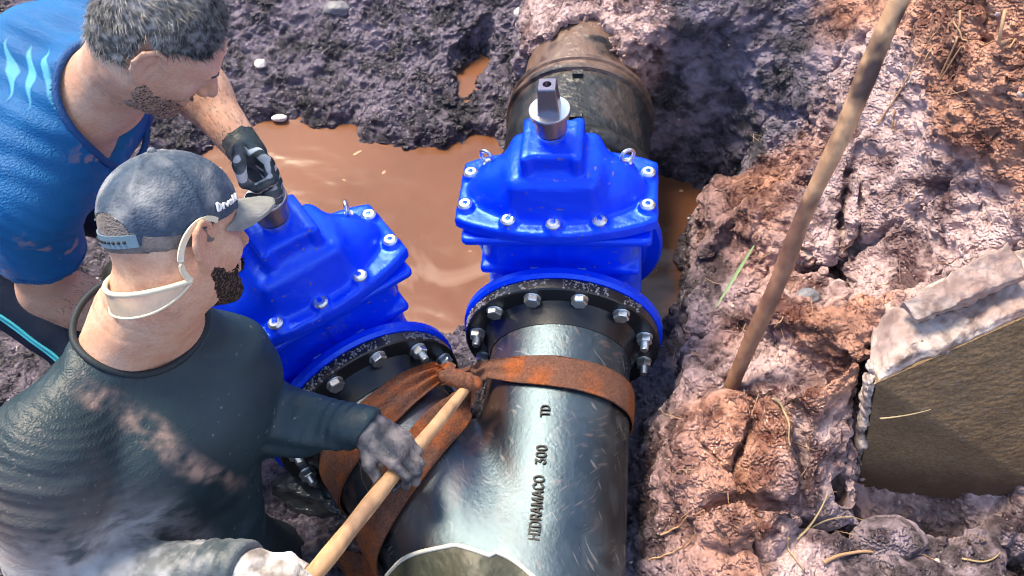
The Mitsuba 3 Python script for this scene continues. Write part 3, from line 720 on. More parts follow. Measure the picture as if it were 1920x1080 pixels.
def add_head(F, c, M, neck, s=1.0, ears=True, neck_r=0.060):
    L = lambda x, y, z: c + M @ (np.array([x, y, z]) * s)
    E = lambda x, y, z, r, k=0.02, op='u': F.ellipsoid(L(x, y, z), np.array(r) * s, M, k, op)
    C = lambda a, b, ra, rb, k=0.015, op='u': F.capsule(L(*a), L(*b), ra * s, rb * s, k, op)
    E(-0.012, 0, 0.035, (0.100, 0.078, 0.090), 0.0)
    E(0.026, 0, -0.018, (0.066, 0.064, 0.088), 0.035)
    for y in (-1, 1):
        C((-0.012, y * 0.050, -0.052), (0.058, y * 0.016, -0.099), 0.026, 0.019, 0.028)
        E(0.050, y * 0.044, -0.026, (0.024, 0.020, 0.020), 0.022)
    E(0.070, 0, -0.100, (0.020, 0.021, 0.016), 0.02)
    C((0.082, -0.036, 0.020), (0.082, 0.036, 0.020), 0.011, 0.011, 0.016)
    for y in (-1, 1):
        E(0.096, y * 0.032, 0.003, (0.014, 0.017, 0.012), 0.012, 's')
        E(0.079, y * 0.032, 0.003, (0.013, 0.014, 0.011), 0.004)
    C((0.088, 0, 0.016), (0.114, 0, -0.028), 0.008, 0.0115, 0.012)
    for y in (-1, 1): E(0.098, y * 0.012, -0.033, (0.012, 0.009, 0.008), 0.006)
    C((0.088, -0.017, -0.058), (0.088, 0.017, -0.058), 0.006, 0.006, 0.008)
    C((0.086, -0.015, -0.070), (0.086, 0.015, -0.070), 0.0065, 0.0065, 0.006)
    C((0.098, -0.020, -0.064), (0.098, 0.020, -0.064), 0.0022, 0.0022, 0.003, 's')
    if ears:
        for y in (-1, 1):
            rim = [(0.008, 0.077, 0.010), (0.002, 0.083, 0.029), (-0.016, 0.092, 0.036), (-0.032, 0.099, 0.024), (-0.036, 0.099, 0.004), (-0.030, 0.094, -0.014), (-0.018, 0.086, -0.030), (-0.006, 0.079, -0.036)]
            Rn = nrm([0.50, y * 0.86, 0.0]); Ru = np.array([-0.15, 0, 1.0]); Ru = nrm(Ru - Rn * (Ru @ Rn)); R = M @ np.stack([np.cross(Ru, Rn), Rn, Ru], 1)
            F.ellipsoid(L(-0.017, y * 0.0855, -0.001), np.array((0.019, 0.0050, 0.031)) * s, R, 0.006)
            for a_, b_ in zip(rim[:-1], rim[1:]):
                F.capsule(L(a_[0], y * a_[1], a_[2]), L(b_[0], y * b_[1], b_[2]), 0.0048 * s, 0.0048 * s, 0.003)
            E(-0.010, y * 0.081, -0.032, (0.008, 0.006, 0.010), 0.004)
            E(-0.006, y * 0.084, -0.004, (0.008, 0.006, 0.013), 0.004, 's')
    F.capsule(L(-0.028, 0, -0.035), neck, neck_r * s, neck_r * 1.10 * s, 0.035)
    for y in (-1, 1):
        F.capsule(L(-0.035, y * 0.052, -0.050), neck + M @ np.array([0.055, y * 0.012, 0]) * 0.6, 0.014 * s, 0.014 * s, 0.025)

HS = 0.88
def hand_frame(rod, X, Y, side, HS=HS):
    """X fingers, Y index side, Z back of the hand; the rod (held) passes through 'rod' along Y"""
    Y = nrm(Y); X = nrm(X - Y * (X @ Y)); Z = np.cross(X, Y) if side == 'R' else np.cross(Y, X)
    return rod - X * 0.105 * HS + Z * 0.033 * HS, X, Y, Z
KN = [(0.090, 0.034), (0.094, 0.011), (0.090, -0.012), (0.082, -0.033)]
LN = [(0.045, 0.028, 0.023), (0.049, 0.031, 0.024), (0.046, 0.029, 0.024), (0.037, 0.023, 0.021)]
RD = [0.0092, 0.0095, 0.0091, 0.0083]
def add_hand(F, o, X, Y, Z, bends, thumb, inflate=0.0, HS=HS):
    P = lambda x, y, z: o + (X * x + Y * y + Z * z) * HS
    g = inflate - 0.0008
    for (kx, ky) in KN:
        F.capsule(P(0.004, ky * 0.62, -0.002), P(kx, ky, 0), 0.0165 + g, 0.0125 + g, 0.016)
    F.capsule(P(0.018, 0.020, -0.012), P(0.050, 0.030, -0.014), 0.017 + g, 0.013 + g, 0.018)
    F.capsule(P(0.018, -0.022, -0.010), P(0.060, -0.030, -0.008), 0.015 + g, 0.012 + g, 0.018)
    for i, (kx, ky) in enumerate(KN):
        p, th, y = np.array([kx, 0.0]), 0.0, ky
        for j in range(3):
            th = bends[i][j]
            q = p + LN[i][j] * np.array([math.cos(th), -math.sin(th)])
            y2 = y * 0.985
            r0, r1 = RD[i] * (1.06, 0.97, 0.90)[j], RD[i] * (0.97, 0.90, 0.74)[j]
            F.capsule(P(p[0], y, p[1]), P(q[0], y2, q[1]), r0 + g, r1 + g, 0.0022 if j == 0 else 0.0015)
            F.ellipsoid(P(p[0], y, p[1]), np.full(3, r0 * 1.10 + g), None, 0.002)
            p, y = q, y2
    for a, b, ra, rb in zip(thumb[:-1], thumb[1:], (0.0145, 0.0115, 0.0105), (0.0120, 0.0105, 0.0085)):
        F.capsule(P(*a), P(*b), ra + g, rb + g, 0.006)
GRIP = [[math.radians(a + d) for a in (15, 80, 140)] for d in (4, 0, 2, 6)]
GRIP_THUMB = [(0.018, 0.028, -0.012), (0.052, 0.058, -0.020), (0.088, 0.062, -0.040), (0.118, 0.050, -0.052)]
FIST = [[math.radians(a + d) for a in (24, 96, 160)] for d in (-2, 0, 3, 6)]
FIST_THUMB = [(0.018, 0.030, -0.012), (0.048, 0.054, -0.024), (0.080, 0.054, -0.044), (0.106, 0.036, -0.056)]

def add_torso(F, J, g=0.0):
    """J: pelvis, chest, neck, Rsh, Lsh, M (forward, left, up of the chest), Mp of the pelvis"""
    M, Mp = J['M'], J['Mp']
    F.ellipsoid(J['pelvis'], np.array((0.125, 0.175, 0.15)) * J['girth'] + g, Mp, 0.0)
    mid = (J['pelvis'] + J['chest']) / 2
    F.ellipsoid(mid + M @ V3(0.012, 0, -0.02), np.array((0.125, 0.155, 0.19)) * J['girth'] + g, (M + Mp) / 2 if False else M, 0.06)
    F.ellipsoid(J['chest'], np.array((0.128, 0.168, 0.19)) * J['girth'] + g, M, 0.06)
    for s in ('R', 'L'):
        y = -1 if s == 'R' else 1
        F.ellipsoid(J['chest'] + M @ V3(0.070, y * 0.075, 0.050), np.array((0.055, 0.085, 0.07)) + g, M, 0.05)        # pectoral
        F.ellipsoid(J['chest'] + M @ V3(-0.060, y * 0.095, 0.02), np.array((0.06, 0.08, 0.13)) + g, M, 0.05)            # back
        F.capsule(J['neck'] - M @ V3(0.02, 0, 0.015), J[s + 'sh'] + M @ V3(-0.01, 0, 0.015), 0.058 + g, 0.052 + g, 0.06)   # trapezius
        F.ellipsoid(J[s + 'sh'], np.full(3, J['delt'] * (1 if s == 'R' else 0.88) + g), None, 0.05)
def add_arm(F, J, s, g=0.0, a0=0.066, a1=0.050, f0=0.052, f1=0.033, k=0.03, upto=1.0):
    sh, el, wr = J[s + 'sh'], J[s + 'el'], J[s + 'wr']
    F.capsule(sh, el, a0 + g, a1 + g, k)
    F.capsule(sh + (el - sh) * 0.35 , sh + (el - sh) * 0.65, a0 * 1.04 + g, a1 * 1.10 + g, k)
    if upto > 0:
        F.capsule(el, el + (wr - el) * 0.35, a1 * 0.98 + g, f0 + g, k)
        F.capsule(el + (wr - el) * 0.30, el + (wr - el) * upto, f0 + g, f0 + (f1 - f0) * upto + g, k)

def cutter(F, fn, lo=None, hi=None):
    """keep only where fn(p) < 0"""
    s, p = F.box(F.lo, F.lo + F.h * F.n) if lo is None else F.box(lo, hi)
    F.d[s] = np.maximum(F.d[s], fn(p).astype(np.float32))

def skin_fn(base, ruddy, dirt):
    def f(p, n, uv):
        a = FB(p.x * 24, p.y * 24, p.z * 24, 3); b = FB(p.x * 9 + 3, p.y * 9, p.z * 9, 3); g = N(p.x * 330, p.y * 330, p.z * 330)
        c = MIX(base, ruddy, SS(0.3, 0.7, a))
        fr = SS(0.80, 0.88, N(p.x * 170, p.y * 170, p.z * 170)) * SS(0.4, 0.6, b)
        c = MIX(c, dirt, SS(0.50, 0.72, 0.6 * b + 0.4 * FB(p.x * 50, p.y * 50, p.z * 50, 2)) * 0.6)
        return MIX(c, (0.25, 0.14, 0.10), fr * 0.2) * (0.88 + 0.24 * g)
    return f
skin_bump = lambda p, n, uv: FB(p.x * 150, p.y * 150, p.z * 150, 2)
scene['skin_tan'] = bump(princ(mikit.proc(skin_fn((0.54, 0.34, 0.235), (0.50, 0.265, 0.17), (0.33, 0.17, 0.11))), 0.58, spec=0.45), skin_bump, 0.0007, 0.0006)
scene['skin_brown'] = bump(princ(mikit.proc(skin_fn((0.54, 0.345, 0.25), (0.51, 0.28, 0.19), (0.36, 0.19, 0.13))), 0.55, spec=0.4), skin_bump, 0.0007, 0.0006)
weave = lambda p, n, uv: N(p.x * 420, p.y * 420, p.z * 420) + 0.7 * FB(p.x * 40, p.y * 40, p.z * 40, 2)

# ================= the near man: cap, long grey-blue sleeves, twisting the strap with a stick
STICK_A, STICK_B = V3(-0.312, 0.462, 0.312), V3(-0.094, 0.868, 0.178)
SD = nrm(STICK_B - STICK_A)
A = dict(pelvis=V3(-0.665, 0.565, 0.00), chest=V3(-0.605, 0.675, 0.33), neck=V3(-0.592, 0.785, 0.568), Rsh=V3(-0.715, 0.578, 0.495), Lsh=V3(-0.515, 0.802, 0.385), girth=1.0, delt=0.080)
upA = nrm(A['neck'] - A['pelvis'] + V3(0, 0, 0.3)); leftA = nrm(A['Lsh'] - A['Rsh'])
A['M'] = frame_from(np.cross(leftA, upA), upA); A['Mp'] = A['M']
oL, XL, YL, ZL = hand_frame(STICK_A + SD * 0.245, V3(0.93, -0.22, -0.30), -SD, 'L')
oR, XR, YR, ZR = hand_frame(STICK_A - SD * 0.075, V3(0.97, 0.05, 0.02), SD, 'R')
A.update(Rel=V3(-0.745, 0.425, 0.285), Rwr=oR, Lel=V3(-0.478, 0.748, 0.265), Lwr=oL)
HA, MA = V3(-0.516, 0.842, 0.690), frame_from(V3(0.59, 0.66, -0.46), (-0.06, 0.58, 0.80))
PA = thing('person', 'man in a dark cap and muddy long-sleeved teal shirt, both hands on the twisting stick', 'person')
FA = Field((-0.86, 0.30, -0.14), (-0.13, 1.00, 0.87), 0.0042)
add_torso(FA, A, -0.006)
for s in 'RL': add_arm(FA, A, s, -0.005)
add_head(FA, HA, MA, A['neck'], neck_r=0.066)
for s in 'RL':
    FA.capsule(HA + MA @ V3(-0.040, -0.018 if s == 'R' else 0.018, -0.085), A['neck'] * 0.72 + A[s + 'sh'] * 0.28 + V3(0, 0, 0.012), 0.046, 0.040, 0.04)
add_hand(FA, oL, XL, YL, ZL, GRIP, GRIP_THUMB, -0.002); add_hand(FA, oR, XR, YR, ZR, GRIP, GRIP_THUMB, -0.002)
# creases at the nape
def nape(v):
    q = v - A['neck']; ax_n = nrm(HA - A['neck']); t = q @ ax_n; r_ = q - np.outer(t, ax_n)
    bk_ = sstep(0.0, 0.04, -(r_ @ MA[:, 0]) + 0.3 * np.abs(r_ @ MA[:, 1])); wv = 0.006 * (meshkit.fbm(v * 30, 2, 5) - 0.5) + 0.25 * (r_ @ MA[:, 1])
    near = np.exp(-(np.linalg.norm(r_, axis=1) / 0.11) ** 6)
    return -0.0026 * bk_ * near * sum(np.exp(-((t - t0 + wv) / 0.0035) ** 2) * k_ for t0, k_ in ((0.022, 1.0), (0.042, 0.7), (-0.004, 0.6))) + 0.0005 * (meshkit.fbm(v * 60, 2, 6) - 0.5)
part(PA, 'body', mikit.ply(displaced(FA.mesh(), nape), 'skin_tan', smooth=True))
del FA
# long-sleeved shirt
FS = Field((-0.92, 0.27, -0.16), (-0.13, 0.98, 0.68), 0.0048)
add_torso(FS, A, 0.004)
add_arm(FS, A, 'R', 0.006, a0=0.076, a1=0.060, f0=0.058, f1=0.037); add_arm(FS, A, 'L', 0.005, a0=0.066, a1=0.052, f0=0.052, f1=0.034)
FS.ellipsoid(A['Rsh'] + V3(-0.005, -0.03, -0.04), (0.090, 0.090, 0.095), None, 0.05)
FS.ellipsoid(A['Rsh'] * 0.6 + A['chest'] * 0.4 + V3(-0.03, -0.02, -0.06), (0.09, 0.09, 0.12), None, 0.06)
def cut_collar(F, c, up, r0, ell, n=72):
    """removes the cloth inside an elliptic cylinder about the neck and returns the line where the collar runs"""
    from scipy.ndimage import map_coordinates
    up = nrm(up); ex = nrm(ell - up * (ell @ up)); ey = np.cross(up, ex)
    line = []
    for a in np.linspace(0, 2 * math.pi, n, endpoint=False):
        rad = r0[0] * math.cos(a) * ex + r0[1] * math.sin(a) * ey
        t = np.linspace(0.16, -0.16, 200)
        q = c + rad + t[:, None] * up
        d = map_coordinates(F.d, ((q - F.lo) / F.h).T, order=1, mode='nearest')
        hit = (d < 0).any(); line.append((t[np.argmax(d < 0)] if hit else np.nan, rad))
    tt_ = np.array([x[0] for x in line]); ok_ = np.isfinite(tt_); ii_ = np.arange(n)
    tt_ = np.interp(ii_, np.r_[ii_[ok_] - n, ii_[ok_], ii_[ok_] + n], np.tile(tt_[ok_], 3))
    line = c + np.array([x[1] for x in line]) + tt_[:, None] * up
    for _ in range(5): line = (np.roll(line, 1, 0) + 2 * line + np.roll(line, -1, 0)) / 4
    s, p = F.box(c - 0.2, c + 0.2)
    q = p - c.astype(np.float32); al = q @ up.astype(np.float32)
    m = 1 - np.sqrt((q @ ex.astype(np.float32) / r0[0]) ** 2 + (q @ ey.astype(np.float32) / r0[1]) ** 2)
    F.d[s] = np.where(al > -0.10, np.maximum(F.d[s], m * min(r0)), F.d[s])
    return np.vstack([line, line[:1]])
nk, upn = A['neck'], nrm(HA - A['neck'] + V3(0.02, -0.10, 0.06))
collar_A = cut_collar(FS, nk + V3(-0.006, -0.008, -0.005), upn, (0.090, 0.108), A['M'][:, 0])
for (o, X) in ((oL, XL), (oR, XR)):
    s, p = FS.box(o - 0.12, o + 0.12)
    FS.d[s] = np.maximum(FS.d[s], ((p - o.astype(np.float32)) @ X.astype(np.float32)) - 0.006)
SA = FS.mesh(); del FS
sv, sn = np.array(SA.vertices), vnormals(SA)
def wrinkle(v, n):
    out = 0.006 * (meshkit.fbm(v * 9, 3, 5) - 0.5)
    # gathered folds fanning over the right shoulder, down the back
    d = v - (A['Rsh'] + V3(0.05, 0.07, 0.10)); rr = np.linalg.norm(d, axis=1)
    m = np.exp(-((v - (A['Rsh'] + V3(-0.05, -0.005, 0.0))) ** 2).sum(1) / (2 * 0.085 ** 2))
    ph = rr * 2 * np.pi / 0.0165 + 5 * meshkit.fbm(v * 10, 2, 7)
    out += 0.0034 * m * (1 - 2 * np.abs(np.sin(ph * 0.5))) * (0.1 + 1.3 * meshkit.noise(v * 18, 8))
    # crossing wrinkles at elbows and wrists
    for el, wr, amp in ((A['Rel'], A['Rwr'], 0.0036), (A['Lel'], A['Lwr'], 0.0022)):
        ax = nrm(wr - el); t = (v - el) @ ax; L = np.linalg.norm(wr - el)
        near = np.exp(-(np.linalg.norm(v - el - np.outer(np.clip(t, 0, L), ax), axis=1) / 0.09) ** 4)
        w = np.exp(-(t / 0.05) ** 2) + 1.1 * np.exp(-((t - L + 0.045) / 0.035) ** 2) + 0.25
        ph = (t + 0.35 * ((v - el) @ nrm(np.cross(ax, [0.2, 0.3, 1])))) * 2 * np.pi / 0.021 + 6 * meshkit.fbm(v * 11, 2, 11)
        out += amp * w * near * (1 - 2 * np.abs(np.sin(ph * 0.5 + 1.5 * meshkit.noise(v * 40, 31)))) * 1.5 * meshkit.noise(v * 26, 12)
    dd = v - A['chest']; ph = (dd @ V3(0.5, 0.2, 0.85)) * 2 * np.pi / 0.05 + 7 * meshkit.fbm(v * 6, 2, 13)
    out += 0.0028 * np.sin(ph) * sstep(0.45, 0.6, meshkit.fbm(v * 5, 2, 14))
    return out
SA = trimesh.Trimesh(sv + sn * wrinkle(sv, sn)[:, None], SA.faces, process=False)
Rs, ChA, LfA, FwA = A['Rsh'], A['chest'], A['M'][:, 1], A['M'][:, 0]
def shirtA(p, n, uv):
    a = FB(p.x * 12, p.y * 12, p.z * 12, 4); b = FB(p.x * 45 + 20 * p.z, p.y * 45, p.z * 45, 3)
    c = MIX((0.008, 0.022, 0.030), (0.022, 0.046, 0.058), a)
    d2 = dr.square(p.x + 0.78) + dr.square(p.y - 0.50) + dr.square(p.z - 0.37)
    m1 = dr.exp(-d2 / 0.016) * SS(0.30, 0.58, 0.6 * a + 0.4 * b)                                            # mud on the upper arm
    # a diagonal smear from the collar across the chest
    t = (p.x + 0.62) * 0.62 + (p.y - 0.66) * -0.30 + (p.z - 0.50) * -0.72
    e = (p.x + 0.62) * 0.65 + (p.y - 0.66) * 0.72 + (p.z - 0.50) * 0.26 + 0.05 * (a - 0.5)
    m2 = SS(0.028, 0.004, dr.abs(e + 0.012)) * SS(-0.10, -0.02, t) * SS(0.30, 0.16, t) * SS(0.30, 0.75, 0.65 * b + 0.45 * a)
    m3 = SS(0.50, 0.36, p.z + 0.25 * (p.x + 0.70) + 0.12 * (a - 0.5)) * SS(0.58, 0.50, p.y + 0.25 * (p.x + 0.6)) * (0.25 + 0.9 * SS(0.32, 0.62, 0.5 * a + 0.5 * b))                         # lit brightness of the forearm painted pale, mixed with wet clay
    c = MIX(c, (0.40, 0.27, 0.215), dr.clip(m1 * 0.9 + m2 * 0.95, 0, 0.9))
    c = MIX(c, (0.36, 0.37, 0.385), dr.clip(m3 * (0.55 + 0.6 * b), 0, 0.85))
    sp = SS(0.74, 0.90, FB(p.x * 120, p.y * 120, p.z * 120, 2)) * SS(0.4, 0.6, a)
    return MIX(c, (0.30, 0.24, 0.22), sp * 0.5)
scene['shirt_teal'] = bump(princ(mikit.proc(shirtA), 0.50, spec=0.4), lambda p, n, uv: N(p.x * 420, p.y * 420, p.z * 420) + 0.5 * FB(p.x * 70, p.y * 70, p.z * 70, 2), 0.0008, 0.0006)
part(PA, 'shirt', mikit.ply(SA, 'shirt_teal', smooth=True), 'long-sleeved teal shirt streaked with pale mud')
# collar band
scene['collar_dark'] = two(princ((0.012, 0.020, 0.026), 0.7))
part(PA, 'collar', mikit.ply(tube(collar_A, 0.0058, 8, False), 'collar_dark', smooth=True))
# sewn seams: the armholes
def seam_ring(mesh, c, ax_s, r, name_holder, mat, a0=0.0, a1=2 * math.pi, rad=0.0016, cnt=110):
    ax_s = nrm(ax_s); e1 = nrm(np.cross(ax_s, [0.1, 0.2, 1])); e2 = np.cross(ax_s, e1)
    an_s = np.linspace(a0, a1, cnt); pp = c + r * (np.cos(an_s)[:, None] * e1 + np.sin(an_s)[:, None] * e2)
    vs_ = np.array(mesh.vertices); sel_ = np.abs((vs_ - c) @ ax_s) < 0.02
    vs_ = vs_[sel_]; av_ = np.arctan2((vs_ - c) @ e2, (vs_ - c) @ e1); rv_ = np.hypot((vs_ - c) @ e1, (vs_ - c) @ e2)
    out_ = []
    for a_s in an_s:
        near_ = (np.abs(((av_ - a_s + np.pi) % (2 * np.pi)) - np.pi) < 0.12) & (rv_ < 1.8 * r)
        out_.append(np.median(np.sort(rv_[near_])[-12:]) if near_.sum() > 3 else 0.7 * r)
    out_ = gaussian_filter(np.array(out_), 2, mode='wrap')
    pp = c + out_[:, None] * (np.cos(an_s)[:, None] * e1 + np.sin(an_s)[:, None] * e2)
    part(name_holder, 'seam', mikit.ply(tube(pp, rad, 6, False), mat, smooth=True))
SHA = f'{PA}__shirt'
for s_, sg in ():
    seam_ring(SA, A[s_] * 0.62 + A['chest'] * 0.38 + V3(0, 0, 0.03), A['chest'] + V3(0, 0, 0.12) - A[s_], 0.11, SHA, 'collar_dark')
# trousers (mostly out of the picture)
scene['trouser_dark'] = bump(princ((0.018, 0.026, 0.034), 0.7, spec=0.3), weave, 0.002, 0.0006)
FT = Field((-1.05, 0.30, -0.42), (-0.36, 1.0, 0.10), 0.009)
FT.ellipsoid(A['pelvis'] + V3(0, 0, -0.03), (0.145, 0.175, 0.13), A['M'], 0.0)
for y, kn, an in ((1, V3(-0.50, 0.66, -0.27), V3(-0.86, 0.84, -0.31)), (-1, V3(-0.56, 0.47, -0.25), V3(-0.93, 0.62, -0.31))):
    hp = A['pelvis'] + A['M'] @ V3(0, y * 0.09, -0.06)
    FT.capsule(hp, kn, 0.098, 0.072, 0.05); FT.capsule(kn, an, 0.070, 0.052, 0.03)
part(PA, 'trousers', mikit.ply(displaced(FT.mesh(), lambda v: 0.012 * (meshkit.fbm(v * 12, 3, 3) - 0.5)), 'trouser_dark', smooth=True))
# gloves
scene['glove_grey'] = bump(princ(mikit.proc(lambda p, n, uv: MIX((0.032, 0.036, 0.045), (0.22, 0.19, 0.185), SS(0.32, 0.68, FB(p.x * 34, p.y * 34, p.z * 34, 4)))), 0.42, spec=0.5), weave, 0.0014, 0.0006)
scene['glove_pale'] = bump(princ(mikit.proc(lambda p, n, uv: MIX((0.22, 0.19, 0.17), (0.66, 0.64, 0.61), SS(0.30, 0.60, FB(p.x * 30, p.y * 30, p.z * 30, 4)))), 0.6, spec=0.3), weave, 0.0022, 0.0006)
for (o, X, Y, Z, bs, lab, el) in ((oL, XL, YL, ZL, 'glove_grey', 'grey muddy glove on the left hand', A['Lel']), (oR, XR, YR, ZR, 'glove_pale', 'pale glove on the right hand', A['Rel'])):
    FG = Field(o - 0.17, o + 0.17, 0.0026)
    add_hand(FG, o, X, Y, Z, GRIP, GRIP_THUMB, 0.0010)
    FG.capsule(o - nrm(o - el) * 0.035, o + X * 0.01, 0.0335, 0.030, 0.012)
    FG.capsule(STICK_A - SD * 0.05, STICK_B, 0.0165, 0.0165, 0.0, 's')
    m = displaced(FG.mesh(), lambda v: 0.0030 * (meshkit.fbm(v * 60, 3, 3) - 0.5) + 0.0012 * np.sin((v - o) @ X * 2 * np.pi / 0.012 + 6 * meshkit.fbm(v * 30, 2, 4)) * sstep(0.03, -0.01, (v - o) @ X))
    part(PA, 'glove', mikit.ply(m, bs, smooth=True), lab)
# cropped hair, beard, cap
def head_local(v, c, M): return (v - c) @ M
def shell(c, M, g, keepfn, h=0.0034, neck=None, ears=False):
    F = Field(c - 0.19, c + 0.19, h); add_head(F, c, M, c + M @ V3(-0.05, 0, -0.17) if neck is None else neck, ears=ears, neck_r=0.066)
    F.d -= g
    s, p = F.box(F.lo, F.lo + F.h * F.n)
    q = (p - c.astype(np.float32)) @ M.astype(np.float32)
    F.d = np.maximum(F.d, keepfn(q).astype(np.float32)); return F.mesh()
scene['hair_grey'] = bump(princ(mikit.proc(lambda p, n, uv: MIX((0.10, 0.085, 0.08), (0.26, 0.225, 0.21), FB(p.x * 80, p.y * 80, p.z * 80, 3))), 0.75, spec=0.2), lambda p, n, uv: N(p.x * 500, p.y * 500, p.z * 500), 0.0025, 0.0005)
scene['beard_dark'] = bump(princ(mikit.proc(lambda p, n, uv: MIX((0.016, 0.013, 0.012), (0.14, 0.085, 0.06), SS(0.42, 0.85, N(p.x * 300, p.y * 300, p.z * 300)))), 0.8, spec=0.2), lambda p, n, uv: N(p.x * 450, p.y * 450, p.z * 450), 0.003, 0.0005)
hairA = shell(HA, MA, 0.0028, lambda q: np.maximum.reduce([-(q[..., 2] + 0.045 + 0.25 * np.clip(q[..., 0] + 0.02, -0.03, 0.2) * -1), q[..., 2] - 0.075, q[..., 0] - 0.012 + 0.2 * (q[..., 2] < -0.0)]), neck=A['neck'])
part(PA, 'hair', mikit.ply(hairA, 'hair_grey', smooth=True), 'closely cropped grey hair below the cap')
def beard_mesh(c, M, g, fn, neck):
    m = shell(c, M, g, fn, h=0.0028, neck=neck)
    def sink(v):                                                      # thins out and dips under the skin towards its edge
        e = fn(((v - c) @ M)[None])[0] + 0.014 * (meshkit.fbm(v * 55, 3, 3) - 0.5)
        return 0.0040 * (meshkit.fbm(v * 150, 3, 4) - 0.5) - 0.0060 * sstep(-0.017, -0.003, e)
    return displaced(m, sink)
beardA = beard_mesh(HA, MA, 0.0030, lambda q: np.maximum.reduce([q[..., 2] + 0.046 - 0.55 * np.clip(0.035 - q[..., 0], -0.01, 0.03), -(q[..., 0] + 0.012 + 0.25 * (q[..., 2] + 0.06)), -(q[..., 2] + 0.132), 0.006 - np.hypot(q[..., 0] - 0.09, q[..., 2] + 0.064)]), A['neck'])
part(PA, 'beard', mikit.ply(beardA, 'beard_dark', smooth=True), 'short dark beard')

def capcloth(p, n, uv):
    a = FB(p.x * 17, p.y * 17, p.z * 17, 4); g = N(p.x * 240, p.y * 240, p.z * 240)
    return MIX((0.045, 0.068, 0.105), (0.27, 0.28, 0.29), SS(0.42, 0.78, a)) * (0.8 + 0.4 * g)
scene['cap_cloth'] = bump(princ(mikit.proc(capcloth), 0.75, spec=0.25, sheen=0.3), lambda p, n, uv: N(p.x * 420, p.y * 420, p.z * 420), 0.0012, 0.0006)
scene['cap_pale'] = bump(princ(mikit.proc(lambda p, n, uv: MIX((0.12, 0.125, 0.12), (0.30, 0.30, 0.285), FB(p.x * 30, p.y * 30, p.z * 30, 3))), 0.8), weave, 0.002, 0.0006)
HL = lambda x, y, z: HA + MA @ V3(x, y, z)
CT = trimesh.transformations.euler_matrix(0, -0.13, 0)[:3, :3]                    # the cap sits tilted, low in front
MC = MA @ CT
FC = Field(HA - 0.24, HA + 0.24, 0.0032)
capc = HL(-0.008, 0, 0.045)
FC.ellipsoid(capc, (0.109, 0.087, 0.091), MC)
s, p = FC.box(FC.lo, FC.lo + FC.h * FC.n); q = (p - capc.astype(np.float32)) @ MC.astype(np.float32)
FC.d = np.maximum(FC.d, -(q[..., 2] + 0.022))
back = np.sqrt((q[..., 1] / 1.0) ** 2 + ((q[..., 2] + 0.006) / 0.85) ** 2) - 0.040   # arch-shaped opening above the strap
FC.d = np.where(q[..., 0] < -0.05, np.maximum(FC.d, -back), FC.d)
capm = FC.mesh()
cv = np.array(capm.vertices); cq = (cv - capc) @ MC
az = np.arctan2(cq[:, 1], cq[:, 0])
seam = np.minimum.reduce([np.abs(((az - a + np.pi) % (2 * np.pi)) - np.pi) * np.hypot(cq[:, 0], cq[:, 1]) for a in np.arange(6) * np.pi / 3 + np.pi / 6])
capm = trimesh.Trimesh(cv + vnormals(capm) * (0.003 * (meshkit.fbm(cv * 14, 3, 4) - 0.5) + 0.0016 * np.cos(np.clip(seam / 0.004, 0, 2) * np.pi / 2) - 0.001)[:, None], capm.faces, process=False)
CAP = part(PA, 'cap', mikit.ply(capm, 'cap_cloth', smooth=True), 'dusty dark blue baseball cap')
# brim
bx_, by_ = np.meshgrid(np.linspace(0, 1, 16), np.linspace(-1, 1, 31), indexing='ij')
def brim_surface(off):
    y = by_ * (0.080 - 0.010 * bx_)
    x0 = 0.107 * np.sqrt(np.clip(1 - (by_ * 0.080 / 0.087) ** 2, 0, 1)) - 0.006
    x = x0 + bx_ * 0.080 * np.sqrt(np.clip(1 - by_ ** 4 * 0.85, 0, 1))
    z = -0.020 - 0.012 * bx_ - 2.6 * y ** 2 - 0.10 * bx_ * 0.05 + off
    return capc + np.stack([x, y, z], -1).reshape(-1, 3) @ MC.T
top, bot = brim_surface(0.002), brim_surface(-0.002)
nb_ = 31
ii, jj = np.meshgrid(np.arange(15), np.arange(30), indexing='ij'); k0 = (ii * nb_ + jj).ravel()
qt = np.stack([k0, k0 + nb_, k0 + nb_ + 1, k0 + 1], 1); off = len(top)
edge = [i * nb_ for i in range(16)] + [15 * nb_ + j for j in range(1, 31)] + [i * nb_ + 30 for i in range(14, -1, -1)]
qe = [[edge[i], edge[i] + off, edge[i + 1] + off, edge[i + 1]] for i in range(len(edge) - 1)]
bm_ = trimesh.Trimesh(np.vstack([top, bot]), np.vstack([x for Q in (qt, qt[:, ::-1] + off, np.array(qe)) for x in (Q[:, [0, 1, 2]], Q[:, [0, 2, 3]])]), process=False)
part(CAP, 'brim', mikit.ply(bm_, 'cap_pale', smooth=40))
part(CAP, 'button', mikit.ply(trimesh.creation.icosphere(2, 0.007).apply_transform(trimesh.transformations.translation_matrix(capc + MC @ V3(0, 0, 0.091))), 'cap_cloth', smooth=True))
